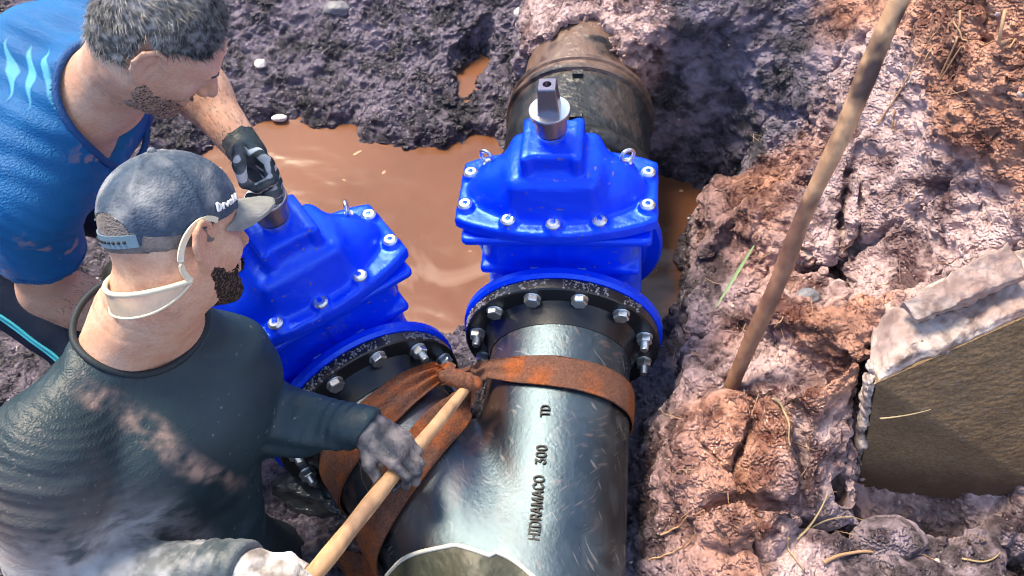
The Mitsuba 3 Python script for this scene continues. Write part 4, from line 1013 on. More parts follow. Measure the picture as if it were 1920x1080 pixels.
# strap of the cap across the opening, with its row of holes
ta = np.linspace(-0.62, 0.62, 25) + math.pi
def ribbon(path, up, width, thick=0.0015):
    """a flat band along path (n x 3), width along 'up' (n x 3)"""
    path, up = np.asarray(path, float), np.asarray(up, float)
    t = np.gradient(path, axis=0); t /= np.linalg.norm(t, axis=1, keepdims=True)
    up = up - t * (up * t).sum(1, keepdims=True); up /= np.linalg.norm(up, axis=1, keepdims=True)
    nn = np.cross(t, up); w = np.broadcast_to(np.asarray(width, float), (len(path),))[:, None] / 2
    h = thick / 2
    c4 = np.stack([path - up * w - nn * h, path + up * w - nn * h, path + up * w + nn * h, path - up * w + nn * h], 1)
    n = len(path); f = []
    i = np.arange(n - 1)
    for a in range(4):
        b = (a + 1) % 4
        f.append(np.stack([i * 4 + a, i * 4 + b, (i + 1) * 4 + b, (i + 1) * 4 + a], 1))
    f = np.vstack(f); f = np.vstack([f[:, [0, 1, 2]], f[:, [0, 2, 3]], [[0, 2, 1], [0, 3, 2], [4 * n - 4, 4 * n - 3, 4 * n - 2], [4 * n - 4, 4 * n - 2, 4 * n - 1]]])
    return trimesh.Trimesh(c4.reshape(-1, 3), f, process=False)
sp_ = capc + np.stack([0.1085 * np.cos(ta), 0.0865 * np.sin(ta), np.full(25, -0.012)], 1) @ MC.T
scene['cap_strap'] = two(princ((0.13, 0.20, 0.25), 0.5))
STRP = part(CAP, 'strap', mikit.ply(ribbon(sp_, np.tile(MC[:, 2], (25, 1)), 0.019, 0.0022), 'cap_strap', smooth=30))
for j in range(4, 21, 2):
    pth = sp_[j] + nrm(sp_[j] - capc - MC[:, 2] * ((sp_[j] - capc) @ MC[:, 2])) * 0.0012
    part(STRP, 'snap', mikit.ply(trimesh.creation.icosphere(1, 0.0028).apply_transform(trimesh.transformations.translation_matrix(pth)), 'collar_dark', smooth=True))
# white stitched lettering on the right front of the cap, illegible at this size
scene['white_thread'] = two(princ((0.75, 0.75, 0.74), 0.7))
st = []
def cap_pt(a, z):
    rz = math.sqrt(max(0, 1 - (z / 0.091) ** 2)); return capc + MC @ V3(0.1105 * math.cos(a) * rz, 0.0885 * math.sin(a) * rz, z)
for k, (a0, a1, za, zb) in enumerate([(-1.32, -1.31, -0.010, 0.003), (-1.31, -1.25, 0.003, -0.003), (-1.25, -1.29, -0.003, -0.010), (-1.21, -1.20, -0.010, -0.002), (-1.20, -1.15, -0.002, -0.004), (-1.12, -1.07, -0.009, -0.003), (-1.07, -1.02, -0.003, -0.009), (-1.00, -0.95, -0.003, -0.009),
                                     (-0.92, -0.90, -0.009, 0.002), (-0.90, -0.85, -0.004, -0.008), (-0.82, -0.78, -0.009, 0.001)]):
    pts = [cap_pt(a0 + (a1 - a0) * t, za + (zb - za) * t + 0.006) for t in np.linspace(0, 1, 5)]
    st.append(tube(pts, 0.0022, 6))
part(CAP, 'stitching', mikit.ply(cat(st), 'white_thread', smooth=True), 'white stitched word on the side of the cap', kind='stuff')
# safety glasses hanging behind the head
scene['cream_plastic'] = two(princ((0.62, 0.55, 0.40), 0.3, spec=0.5))
scene['clear_lens'] = {'type': 'blendbsdf', 'weight': 0.45, 'a': {'type': 'thindielectric', 'int_ior': 1.5}, 'b': two(princ((0.70, 0.62, 0.46), 0.25, spec=0.6))}
GLS = thing('safety_glasses', 'cream safety glasses worn backwards round the nape of the capped man', 'glasses')
la = np.linspace(-1.25, 1.25, 41) + math.pi
def glass_pt(a, z, o=0.0):
    return HL((0.110 + o) * np.cos(a) - 0.008, (0.089 + o) * np.sin(a), z)
lens_rows = []
for z, o in ((-0.050, 0.002), (-0.066, 0.003), (-0.086, 0.001)):
    fz = (z + 0.050) * (0.12 + 0.88 * math.cos(0) if False else 1.0); lens_rows.append([glass_pt(a, -0.052 + (z + 0.050) * max(0.0, 1 - abs((a - math.pi) / 1.28) ** 3.5) - 0.010 * math.cos((a - math.pi) * 1.4) + 0.004, o) for a in la])
LR = np.array(lens_rows)
nl = len(la); i2, j2 = np.meshgrid(np.arange(2), np.arange(nl - 1), indexing='ij'); k2 = (i2 * nl + j2).ravel()
ql = np.stack([k2, k2 + 1, k2 + nl + 1, k2 + nl], 1)
part(GLS, 'lens', mikit.ply((LR.reshape(-1, 3), ql), 'clear_lens', smooth=True))
for row, rd in ((0, 0.0042), (2, 0.0020)):
    part(GLS, 'frame', mikit.ply(tube(LR[row], rd, 8), 'cream_plastic', smooth=True))
part(GLS, 'frame', mikit.ply(cat([tube(LR[:, 0], 0.0024, 8), tube(LR[:, -1], 0.0024, 8)]), 'cream_plastic', smooth=True), kind='stuff')
for sgn in (-1, 1):
    e0 = LR[0][0] if (LR[0][0] - HA) @ MA[:, 1] * sgn > 0 else LR[0][-1]
    tp = spline([e0, HL(-0.055, sgn * 0.086, -0.012), HL(-0.018, sgn * 0.088, 0.036), HL(0.016, sgn * 0.084, 0.032)], 24)
    part(GLS, 'temple', mikit.ply(ribbon(tp, np.tile(MA[:, 2], (24, 1)), 0.0085, 0.004), 'cream_plastic', smooth=30))

# ================= the far man: bare head, blue T-shirt, bending over
B = dict(pelvis=V3(-1.20, 1.30, 0.32), chest=V3(-0.905, 1.235, 0.560), neck=V3(-0.735, 1.195, 0.670), Rsh=V3(-0.875, 1.045, 0.560), Lsh=V3(-0.765, 1.390, 0.680), girth=1.02, delt=0.080,
         Rel=V3(-0.955, 1.035, 0.290), Rwr=V3(-0.82, 1.035, 0.150), Lel=V3(-0.665, 1.365, 0.610), Lwr=None)
upB = nrm(B['neck'] - B['pelvis']); lB = nrm(B['Lsh'] - B['Rsh'])
B['M'] = frame_from(np.cross(lB, upB), upB); B['Mp'] = B['M']
HB = V3(-0.588, 1.173, 0.800)
GRB = BRANCH[0] + BRANCH[1] * mid + BRANCH[3] * 0.592
oB_, XB, YB, ZB = hand_frame(GRB, V3(0.66, -0.72, -0.10), BRANCH[3], 'L', 1.06)
B['Lwr'] = oB_
MB = frame_from(V3(0.67, 0.04, -0.74), (0.74, 0.20, 0.64))
PB = thing('person', 'bareheaded man in a blue T-shirt bending over the flooded trench', 'person')
FB_ = Field((-1.42, 0.93, 0.06), (-0.38, 1.60, 0.93), 0.0042)
add_torso(FB_, B, -0.008)
for s in 'RL': add_arm(FB_, B, s, 0.002, a0=0.060, a1=0.050, f0=0.050, f1=0.032)
add_head(FB_, HB, MB, B['neck'], neck_r=0.064)
add_hand(FB_, B['Lwr'], XB, YB, ZB, FIST, FIST_THUMB, -0.002, 1.06)
XH = nrm(V3(0.8, 0.2, -0.5)); ZH = nrm(V3(0.3, -0.2, 1) - XH * (V3(0.3, -0.2, 1) @ XH)); add_hand(FB_, B['Rwr'], XH, np.cross(ZH, XH), ZH, [[0.3, 0.6, 0.8]] * 4, [(0.018, 0.028, -0.012), (0.045, 0.055, -0.02), (0.075, 0.066, -0.03), (0.10, 0.07, -0.035)])
bmB = displaced(FB_.mesh(), lambda v: 0.0006 * (meshkit.fbm(v * 60, 2, 6) - 0.5))
BODY_B = part(PB, 'body', mikit.ply(bmB, 'skin_brown', smooth=True))
bv_, bn_ = np.array(bmB.vertices), vnormals(bmB)
def arm_hair(el, wr, cnt):
    ax_h = nrm(wr - el); L_h = np.linalg.norm(wr - el); t = (bv_ - el) @ ax_h
    ok = np.where((t > 0.02) & (t < L_h - 0.01) & (np.linalg.norm(bv_ - el - np.outer(t, ax_h), axis=1) < 0.07))[0]
    k_ = rng.choice(ok, cnt); r0, n0 = bv_[k_], bn_[k_]
    d_h = n0 * 0.35 + ax_h * 0.8 + 0.5 * rng.standard_normal((cnt, 3)); d_h /= np.linalg.norm(d_h, axis=1, keepdims=True)
    s_h = np.cross(d_h, n0); s_h /= np.linalg.norm(s_h, axis=1, keepdims=True) + 1e-9; l_h = (0.007 + 0.009 * rng.random(cnt))[:, None]
    P_h = np.stack([r0 - s_h * 0.0004, r0 + s_h * 0.0004, r0 + d_h * l_h], 1)
    return P_h.reshape(-1, 3)
hp_ = np.vstack([arm_hair(B['Lel'], B['Lwr'], 1100), arm_hair(B['Rel'], B['Rwr'], 700)])
scene['body_hair'] = two(princ((0.05, 0.03, 0.02), 0.6))
part(BODY_B, 'arm_hair', mikit.ply((hp_, np.arange(len(hp_)).reshape(-1, 3)), 'body_hair'), kind='stuff')
del FB_
FS = Field((-1.45, 0.92, 0.10), (-0.52, 1.64, 0.84), 0.0055)
add_torso(FS, B, 0.008)
FS.ellipsoid(V3(-0.86, 1.325, 0.600), (0.15, 0.12, 0.10), B['M'], 0.08)
for s in 'RL':
    sh, el = B[s + 'sh'], B[s + 'el']
    FS.capsule(sh, sh + (el - sh) * 0.86, 0.078, 0.074, 0.02)
    FS.capsule(sh + (el - sh) * 0.2, sh + (el - sh) * 0.9, 0.074, 0.080, 0.015)
    ax = nrm(el - sh).astype(np.float32); lim = np.linalg.norm(el - sh) * 0.58
    s_, p = FS.box(np.minimum(sh, el) - 0.12, np.maximum(sh, el) + 0.12)
    q = p - sh.astype(np.float32); t = q @ ax; rr = np.linalg.norm(q - t[..., None] * ax, axis=-1)
    FS.d[s_] = np.where((rr < 0.11) & (t > lim * 0.8), np.maximum(FS.d[s_], t - lim), FS.d[s_])
nkB = B['neck']; upnB = nrm(HB - nkB + V3(0.02, -0.06, 0.10))
collar_B = cut_collar(FS, nkB + V3(0.012, -0.012, 0.0), upnB, (0.092, 0.098), B['M'][:, 0])
SB = FS.mesh(); del FS
sv, sn = np.array(SB.vertices), vnormals(SB)
def wrinkleB(v):
    out = 0.010 * (meshkit.fbm(v * 7, 3, 5) - 0.5)
    d = v - B['Rsh']; m = np.exp(-(np.linalg.norm(d - V3(-0.05, 0.02, -0.02), axis=1) / 0.13) ** 2)
    ph = (d @ nrm(V3(0.7, 0.3, 0.6))) * 2 * np.pi / 0.030 + 7 * meshkit.fbm(v * 7, 2, 7)
    out += 0.0042 * m * np.sin(ph)
    dd = v - B['chest']; ph = (dd @ B['M'][:, 1] + 0.4 * (dd @ B['M'][:, 2])) * 2 * np.pi / 0.055 + 8 * meshkit.fbm(v * 5, 2, 13)
    return out + 0.0030 * np.sin(ph) * sstep(0.42, 0.6, meshkit.fbm(v * 4, 2, 14))
SB = trimesh.Trimesh(sv + sn * wrinkleB(sv)[:, None], SB.faces, process=False)
cB, MBt = B['chest'], B['M']
def shirtB(p, n, uv):
    a = FB(p.x * 10, p.y * 10, p.z * 10, 4); b = FB(p.x * 60, p.y * 60, p.z * 60, 3)
    f = (p.x - cB[0]) * MBt[0, 0] + (p.y - cB[1]) * MBt[1, 0] + (p.z - cB[2]) * MBt[2, 0]
    l = (p.x - cB[0]) * MBt[0, 1] + (p.y - cB[1]) * MBt[1, 1] + (p.z - cB[2]) * MBt[2, 1]
    u = (p.x - cB[0]) * MBt[0, 2] + (p.y - cB[1]) * MBt[1, 2] + (p.z - cB[2]) * MBt[2, 2]
    c = MIX((0.002, 0.070, 0.22), (0.005, 0.125, 0.34), a)
    # pale flame-shaped print across the back
    w = u * 27 - 18 * dr.square(l + 0.03) + 0.5 * dr.sin(l * 26) + 0.3
    fl = SS(0.36, 0.22, dr.abs(w - dr.floor(w) - 0.5) + 0.30 * dr.abs(l + 0.045 + 0.012 * (dr.floor(w) - 6)) / 0.065)
    pr = fl * SS(-0.03, -0.06, f) * SS(0.085, 0.095, u) * SS(0.215, 0.205, u)
    c = MIX(c, (0.12, 0.46, 0.56), pr * (0.45 + 0.4 * a))
    md = dr.exp(-(dr.square(p.x + 0.975) + dr.square(p.y - 0.985) + dr.square((p.z - 0.41) * 0.5)) / 0.0012) * SS(0.4, 0.6, a * 0.5 + b * 0.5)
    m2 = SS(0.60, 0.72, FB(p.x * 22 + 5, p.y * 22, p.z * 22, 3)) * SS(-0.02, 0.05, f) * SS(0.6, 0.72, b + 0.15)
    return MIX(c, (0.42, 0.27, 0.21), dr.clip(md + 0.5 * m2, 0, 0.85))
scene['shirt_blue'] = bump(princ(mikit.proc(shirtB), 0.62, spec=0.3, sheen=0.3), weave, 0.0016, 0.0006)
part(PB, 'shirt', mikit.ply(SB, 'shirt_blue', smooth=True), 'blue T-shirt with a pale flame print on the back')
scene['rib_blue'] = bump(princ((0.006, 0.06, 0.20), 0.7), weave, 0.002, 0.0006)
SHB = f'{PB}__shirt'
for s_ in 'RL':
    ax_b = B[s_ + 'el'] - B[s_ + 'sh']
    seam_ring(SB, B[s_ + 'sh'] + ax_b * 0.53, ax_b, 0.078, SHB, 'rib_blue')
# collar rib
part(PB, 'collar', mikit.ply(tube(collar_B, 0.0068, 8, False), 'rib_blue', smooth=True))
# trousers with a pale stripe down the side
FT = Field((-1.55, 0.85, -0.36), (-0.74, 1.60, 0.48), 0.009)
FT.ellipsoid(B['pelvis'] + V3(-0.03, 0, -0.02), (0.15, 0.19, 0.16), frame_from(V3(1, -0.2, 0), (0.2, 0, 1)), 0.0)
legs = ((V3(-1.18, 1.17, 0.24), V3(-0.93, 1.02, 0.06), V3(-1.08, 0.98, -0.30)), (V3(-1.16, 1.40, 0.24), V3(-0.93, 1.44, 0.04), V3(-1.10, 1.46, -0.30)))
for hp, kn, an in legs:
    FT.capsule(hp, kn, 0.105, 0.078, 0.05); FT.capsule(kn, an, 0.075, 0.058, 0.04)
scene['trouser_navy'] = bump(princ((0.006, 0.014, 0.035), 0.6, spec=0.35), weave, 0.002, 0.0006)
TRm = displaced(FT.mesh(), lambda v: 0.014 * (meshkit.fbm(v * 11, 3, 3) - 0.5))
TR = part(PB, 'trousers', mikit.ply(TRm, 'trouser_navy', smooth=True))
scene['stripe_teal'] = two(princ((0.05, 0.42, 0.52), 0.6))
tT = cKDTree(np.array(TRm.vertices)); tn = vnormals(TRm)
for dz in (0.0, 0.016):
    sp0 = [V3(-1.24, 1.03, 0.30 + dz), V3(-1.14, 1.00, 0.24 + dz), V3(-1.04, 0.965, 0.165 + dz), V3(-0.97, 0.945, 0.10 + dz)]
    pth = spline(sp0, 30); _, ix = tT.query(pth); pth = np.array(TRm.vertices)[ix] + tn[ix] * 0.001
    for _ in range(4): pth[1:-1] = (pth[:-2] + pth[2:] + 2 * pth[1:-1]) / 4
    part(TR, 'stripe', mikit.ply(tube(pth, 0.0035, 6), 'stripe_teal', smooth=True))
scene['boot_rubber'] = two(princ((0.015, 0.015, 0.016), 0.35))
for hp, kn, an in legs:
    FBt = Field(an - 0.2, an + 0.25, 0.009)
    FBt.capsule(an + V3(0, 0, 0.06), an + V3(0, 0, -0.06), 0.066, 0.058); FBt.capsule(an + V3(-0.02, 0, -0.07), an + V3(0.16, -0.02, -0.075), 0.05, 0.042, 0.04)
    part(PB, 'boot', mikit.ply(FBt.mesh(), 'boot_rubber', smooth=True))
# glove of the left fist: dark back, pale knuckle bands
KB = [B['Lwr'] + XB * kx + YB * ky for kx, ky in KN]
FG = Field(B['Lwr'] - 0.17, B['Lwr'] + 0.17, 0.0026)
add_hand(FG, B['Lwr'], XB, YB, ZB, FIST, FIST_THUMB, 0.0020, 1.06)
FG.capsule(B['Lwr'] - nrm(B['Lwr'] - B['Lel']) * 0.05, B['Lwr'] + XB * 0.01, 0.038, 0.034, 0.012)
oB = B['Lwr']
def gloveB(p, n, uv):
    x = (p.x - oB[0]) * XB[0] + (p.y - oB[1]) * XB[1] + (p.z - oB[2]) * XB[2]
    y = (p.x - oB[0]) * YB[0] + (p.y - oB[1]) * YB[1] + (p.z - oB[2]) * YB[2]
    z = (p.x - oB[0]) * ZB[0] + (p.y - oB[1]) * ZB[1] + (p.z - oB[2]) * ZB[2]
    a = FB(p.x * 50, p.y * 50, p.z * 50, 3)
    fing = SS(0.078, 0.086, x - 0.2 * z)
    s = y * 43 + 0.35
    band = SS(0.20, 0.26, dr.abs(s - dr.floor(s) - 0.5)) * 0.0 + SS(0.24, 0.18, dr.abs(s - dr.floor(s) - 0.5))
    palm = SS(-0.012, -0.020, z)
    c = MIX((0.006, 0.016, 0.022), (0.020, 0.036, 0.044), a)
    c = MIX(c, (0.50, 0.48, 0.48), dr.clip(fing * band, 0, 1) * 0.85)
    edge = SS(0.008, 0.003, dr.abs(x - 0.045 - 0.3 * y)) * SS(-0.02, -0.01, z)
    c = MIX(c, (0.60, 0.66, 0.66), edge)
    return MIX(c, (0.42, 0.38, 0.39), palm * SS(0.2, 0.9, a) * 0.25)
scene['glove_banded'] = bump(princ(mikit.proc(gloveB), 0.5, spec=0.4), weave, 0.0016, 0.0006)
part(PB, 'glove', mikit.ply(displaced(FG.mesh(), lambda v: 0.0022 * (meshkit.fbm(v * 60, 3, 3) - 0.5)), 'glove_banded', smooth=True), 'dark work glove with pale finger bands')
# hair: a cap of hair and thousands of short strands
def hairline(q):
    x, y, z = q[..., 0], q[..., 1], q[..., 2]
    front = x - 0.060 + 0.45 * np.clip(0.085 - z, 0, 0.3)
    low = -(z - np.where(x > 0.01, 0.050 + 0.55 * np.clip(x - 0.02, 0, 0.05), np.where(x > -0.045, 0.044, -0.055 + 0.3 * np.clip(x + 0.10, 0, 0.06) * 2)))
    return np.maximum(front, low)
hm = shell(HB, MB, 0.008, hairline, neck=B['neck'])
hm = displaced(hm, lambda v: 0.007 * (meshkit.fbm(v * 38, 3, 3) - 0.5) + 0.004 * (meshkit.noise(v * 130, 5) - 0.5))
def hairB(p, n, uv):
    gx_ = (p.x - HB[0]) * MB[0, 0] + (p.y - HB[1]) * MB[1, 0] + (p.z - HB[2]) * MB[2, 0]
    g = SS(0.35, 0.75, FB(p.x * 110, p.y * 110, p.z * 110, 3))
    return MIX(MIX((0.012, 0.016, 0.022), (0.12, 0.13, 0.14), g), MIX((0.08, 0.078, 0.076), (0.30, 0.28, 0.265), g), SS(0.045, -0.05, gx_ + 0.03 * (FB(p.x * 30, p.y * 30, p.z * 30, 2) - 0.5)))
scene['hair_dark'] = two(princ(mikit.proc(hairB), 0.55, spec=0.5))
HR = part(PB, 'hair', mikit.ply(hm, 'hair_dark', smooth=True), 'short dark hair greying at the back')
hv, hn = np.array(hm.vertices), vnormals(hm)
pick = rng.choice(len(hv), 9000)
SV, SF, at = [], [], 0
flow = MB @ V3(0.45, -0.25, -0.20)
root, nn_ = hv[pick], hn[pick]
tang = flow + 0.8 * (np.stack([meshkit.fbm(root * 22, 2, k) for k in (1, 2, 3)], 1) - 0.5) * 2 + 0.16 * rng.standard_normal((len(pick), 3))
tang -= nn_ * (tang * nn_).sum(1, keepdims=True); tang /= np.linalg.norm(tang, axis=1, keepdims=True)
ln = (0.013 + 0.016 * rng.random(len(pick)))[:, None]
d0 = nn_ * 0.42 + tang * 0.85
side = np.cross(d0, nn_); side /= np.linalg.norm(side, axis=1, keepdims=True) + 1e-9
p0 = root - nn_ * 0.003; p1 = p0 + d0 * ln * 0.5; p2 = p1 + (d0 * 0.6 + tang * 0.6) * ln * 0.5
w0, w1 = 0.0009, 0.0006
pts = np.stack([p0 - side * w0, p0 + side * w0, p1 - side * w1, p1 + side * w1, p2], 1)
fbase = np.array([[0, 1, 3], [0, 3, 2], [2, 3, 4]])
part(HR, 'strands', mikit.ply((pts.reshape(-1, 3), (fbase[None] + 5 * np.arange(len(pick))[:, None, None]).reshape(-1, 3)), 'hair_dark', smooth=True), kind='stuff')
bB = beard_mesh(HB, MB, 0.0021, lambda q: np.maximum.reduce([q[..., 2] + 0.038 - 0.9 * np.clip(0.02 - q[..., 0], -0.01, 0.05), -(q[..., 0] + 0.014 + 0.2 * (q[..., 2] + 0.06)), -(q[..., 2] + 0.128), 0.008 - np.hypot(q[..., 0] - 0.09, q[..., 2] + 0.064)]), B['neck'])
scene['stubble'] = bump(princ(mikit.proc(lambda p, n, uv: MIX((0.34, 0.22, 0.165), (0.055, 0.048, 0.045), SS(0.40, 0.72, N(p.x * 420, p.y * 420, p.z * 420)))), 0.7, spec=0.3), lambda p, n, uv: N(p.x * 480, p.y * 480, p.z * 480), 0.002, 0.0005)
part(PB, 'beard', mikit.ply(bB, 'stubble', smooth=True), 'dark stubble')
for (H_, M_, P_) in ((HB, MB, PB), (HA, MA, PA)):
    for sgn in (-1, 1):
        br = [H_ + M_ @ V3(0.094 - 0.010 * t * t, sgn * (0.014 + 0.034 * t), 0.020 + 0.006 * math.sin(t * 2.4)) for t in np.linspace(0, 1, 9)]
        part(P_, 'eyebrow', mikit.ply(tube(br, [0.003, 0.0042, 0.0046, 0.0046, 0.0044, 0.004, 0.0035, 0.003, 0.002], 6), 'hair_dark', smooth=True))
# ------------------------------------------------------------------ the strap, stick, pole, slab and small things
def rp(s, deg, R=0.170):
    a = math.radians(deg); return c1 + n1 * s + (r1 * math.sin(a) + u1 * math.cos(a)) * R
def bp(s, deg, R=0.170):
    a = math.radians(deg); return c2 + n2 * s + (r2 * math.sin(a) + u2 * math.cos(a)) * R
def fabric_band(ctr, across, normal, width, fold, n=70, m=13, thick=0.0042, seed=0, waves=2.0):
    """a webbing strap along the points ctr; it gathers into folds where it is narrow"""
    ctr, across, normal = (np.asarray(x, float) for x in (ctr, across, normal))
    dd_ = np.r_[0, np.cumsum(np.linalg.norm(np.diff(ctr, axis=0), axis=1))]; dn = np.linspace(0, dd_[-1], n)
    across, normal = (np.stack([np.interp(dn, dd_, x[:, k]) for k in range(3)], 1) for x in (across, normal))
    width, fold = np.interp(dn, dd_, width), np.interp(dn, dd_, fold)
    ctr = spline(ctr, n)
    t = np.gradient(ctr, axis=0); t /= np.linalg.norm(t, axis=1, keepdims=True)
    across -= t * (across * t).sum(1, keepdims=True); across /= np.linalg.norm(across, axis=1, keepdims=True)
    nn = np.cross(across, t); nn *= np.sign((nn * normal).sum(1, keepdims=True))
    j = np.linspace(-1, 1, m)
    lift = fold[:, None] * (0.5 + 0.5 * np.sin(j[None] * np.pi * waves + 1.2 + 0.8 * np.sin(np.linspace(0, 5, n))[:, None] + seed))
    lift = lift + 0.0016 * (meshkit.fbm(np.stack([np.linspace(0, 14, n)[:, None] + 0 * j[None], j[None] * 2 + 0 * lift, lift * 0 + seed], -1), 2, 3) - 0.5) * 2
    top = ctr[:, None] + across[:, None] * (j[None] * width[:, None] / 2)[..., None] + nn[:, None] * (lift + thick)[..., None]
    bot = top - nn[:, None] * thick
    v = np.vstack([top.reshape(-1, 3), bot.reshape(-1, 3)]); o = n * m
    i, k = np.meshgrid(np.arange(n - 1), np.arange(m - 1), indexing='ij'); q0 = (i * m + k).ravel()
    q = np.stack([q0, q0 + 1, q0 + m + 1, q0 + m], 1)
    f = [q, q[:, ::-1] + o]
    loop = [k for k in range(m)] + [i * m + m - 1 for i in range(1, n)] + [(n - 1) * m + k for k in range(m - 2, -1, -1)] + [i * m for i in range(n - 2, -1, -1)]
    lp = np.array(loop); f.append(np.stack([lp[:-1], lp[:-1] + o, lp[1:] + o, lp[1:]], 1)[:, ::-1])
    f = np.vstack(f)
    return trimesh.Trimesh(v, np.vstack([f[:, [0, 1, 2]], f[:, [0, 2, 3]]]), process=False)
KNOT = V3(-0.108, 0.884, 0.180)
ST = thing('lifting_strap', 'wide orange-brown webbing strap tied round both legs of the wye', 'strap')
pts = [KNOT, rp(0.135, -44, 0.178), rp(0.150, -22), rp(0.158, 0), rp(0.160, 25), rp(0.157, 50), rp(0.152, 75), rp(0.150, 100), rp(0.150, 130), rp(0.150, 165)]
nor = [V3(-0.3, 0, 1)] + [p_ - (c1 + n1 * ((p_ - c1) @ n1)) for p_ in pts[1:]]
nor = [nrm(x) for x in nor]
part(ST, 'band', mikit.ply(fabric_band(pts, [n1] * len(pts), nor, [0.030, 0.048, 0.064, 0.072, 0.075, 0.075, 0.075, 0.075, 0.075, 0.075], [0.010, 0.005, 0.002, 0.001, 0, 0, 0, 0, 0, 0], 90, seed=1), 'webbing', smooth=50))
pts = [KNOT + V3(-0.012, 0.004, 0.004), bp(0.062, 44, 0.182), bp(0.078, 24, 0.176), bp(0.092, 4), bp(0.100, -18), bp(0.104, -45), bp(0.105, -75), bp(0.105, -110), bp(0.105, -150)]
nor = [V3(0.1, 0, 1)] + [nrm(p_ - (c2 + n2 * ((p_ - c2) @ n2))) for p_ in pts[1:]]
part(ST, 'band', mikit.ply(fabric_band(pts, [n2] * len(pts), nor, [0.034, 0.056, 0.074, 0.086, 0.092, 0.092, 0.088, 0.085, 0.085], [0.016, 0.014, 0.011, 0.008, 0.004, 0.002, 0.001, 0, 0], 90, 17, seed=2.2, waves=2.6), 'webbing', smooth=50))
pts = [KNOT + V3(0.014, -0.014, -0.004), bp(0.165, 46, 0.186), bp(0.195, 26, 0.180), bp(0.225, 4, 0.176), bp(0.252, -22, 0.175), bp(0.270, -50, 0.175), bp(0.285, -80, 0.176), bp(0.297, -102, 0.180), V3(-0.345, 0.600, -0.135), V3(-0.330, 0.560, -0.235)]
nor = [V3(0.2, -0.3, 1)] + [nrm(p_ - (c2 + n2 * ((p_ - c2) @ n2))) for p_ in pts[1:-2]] + [V3(-1, 0, 0.2)] * 2
part(ST, 'band', mikit.ply(fabric_band(pts, [n2] * len(pts), nor, [0.036, 0.072, 0.084, 0.086, 0.086, 0.084, 0.080, 0.078, 0.072, 0.066], [0.014, 0.010, 0.006, 0.004, 0.002, 0.002, 0.003, 0.003, 0.004, 0.004], 90, 15, seed=4.1, waves=1.7), 'webbing', smooth=50))
FK = Field(KNOT - 0.09, KNOT + 0.09, 0.0028)
KX = nrm(V3(0.93, -0.30, 0.05))
FK.ellipsoid(KNOT + V3(0.004, -0.004, 0.006), (0.029, 0.020, 0.018), frame_from(KX, (0, 0, 1)), 0.0)
FK.ellipsoid(KNOT + V3(-0.022, 0.006, 0.004), (0.022, 0.017, 0.013), frame_from(KX, (0, 0, 1)), 0.012)
FK.ellipsoid(KNOT + V3(0.030, -0.010, 0.003), (0.020, 0.016, 0.014), frame_from(KX, (0, 0, 1)), 0.012)
def knot_wraps(v):
    t = (v - KNOT) @ KX + 0.45 * ((v - KNOT) @ V3(0.3, 0.9, 0)) ; return 0.0030 * (np.abs(np.sin(t * np.pi / 0.017)) - 0.6) + 0.003 * (meshkit.fbm(v * 60, 3, 3) - 0.5)
scene['webbing_pink'] = bump(princ(mikit.proc(lambda p, n, uv: MIX((0.22, 0.075, 0.04), (0.36, 0.19, 0.15), FB(p.x * 40, p.y * 40, p.z * 40, 3))), 0.7, spec=0.25), lambda p, n, uv: N(p.x * 500, p.y * 500, p.z * 500), 0.002, 0.0006)
part(ST, 'knot', mikit.ply(displaced(FK.mesh(), knot_wraps), 'webbing', smooth=True), 'tight muddy knot of the strap')
TW = thing('twisting_stick', 'pale round wooden stick held in both gloves and pushed through the strap knot', 'stick')
tt = np.linspace(0, 1, 40)
pth = (STICK_A - SD * 0.14)[None] + np.outer(tt, STICK_B + SD * 0.012 - STICK_A + SD * 0.14) + 0.0025 * np.stack([np.sin(tt * 9), np.cos(tt * 7), np.sin(tt * 5)], 1)
scene[TW] = mikit.ply(tube(pth, np.interp(tt, [0, 0.5, 0.75, 1], [0.0160, 0.0150, 0.0130, 0.0105]) * (1 + 0.04 * np.sin(tt * 31)), 16), 'stick_wood', smooth=50)
PO = thing('wooden_pole', 'long mud-stained wooden pole stuck slantwise in the clay bank', 'pole')
a_, b_ = V3(0.465, 0.907, -0.06), V3(0.695, 1.312, 1.08)
tt = np.linspace(0, 1, 70)
pth = a_ + np.outer(tt, b_ - a_) + np.stack([0.003 * np.sin(tt * 9) + 0.002 * np.sin(tt * 23), 0.003 * np.cos(tt * 7) + 0.002 * np.sin(tt * 19), 0 * tt], 1)
scene[PO] = mikit.ply(tube(pth, 0.0170 * (1 + 0.10 * (meshkit.noise(np.stack([tt * 16, 0 * tt, 0 * tt], 1), 3) - 0.5) * 2), 18), 'pole_wood', smooth=50)
# collar of pushed-up clay where the pole enters
# broken slab
SL = thing('concrete_slab', 'broken slab edge with a smooth dark brown face and pale mortar on top, half buried in the bank', 'slab')
tl, tr, bl, br = V3(0.722, 0.846, 0.232), V3(1.120, 0.985, 0.345), V3(0.800, 0.792, -0.16), V3(1.28, 0.735, -0.16)
bk = V3(0.055, 0.18, -0.06)
m = manifold3d.Manifold.hull_points(np.array([tl, tr, bl, br, tl + bk, tr + bk, bl + bk, br + bk])).refine_to_length(0.011)
v_, f_, _n = meshkit.arrays(m)
sm = trimesh.Trimesh(v_, f_, process=False)
fn_ = nrm(np.cross(tr - tl, bl - tl)); fn_ = fn_ * -np.sign(fn_[1]) 
sm = displaced(sm, lambda v: 0.010 * (meshkit.fbm(v * 10, 4, 3) - 0.5) + 0.0035 * (meshkit.fbm(v * 70, 3, 5) - 0.5))
part(SL, 'face', mikit.ply(sm, 'slab_face', smooth=40))
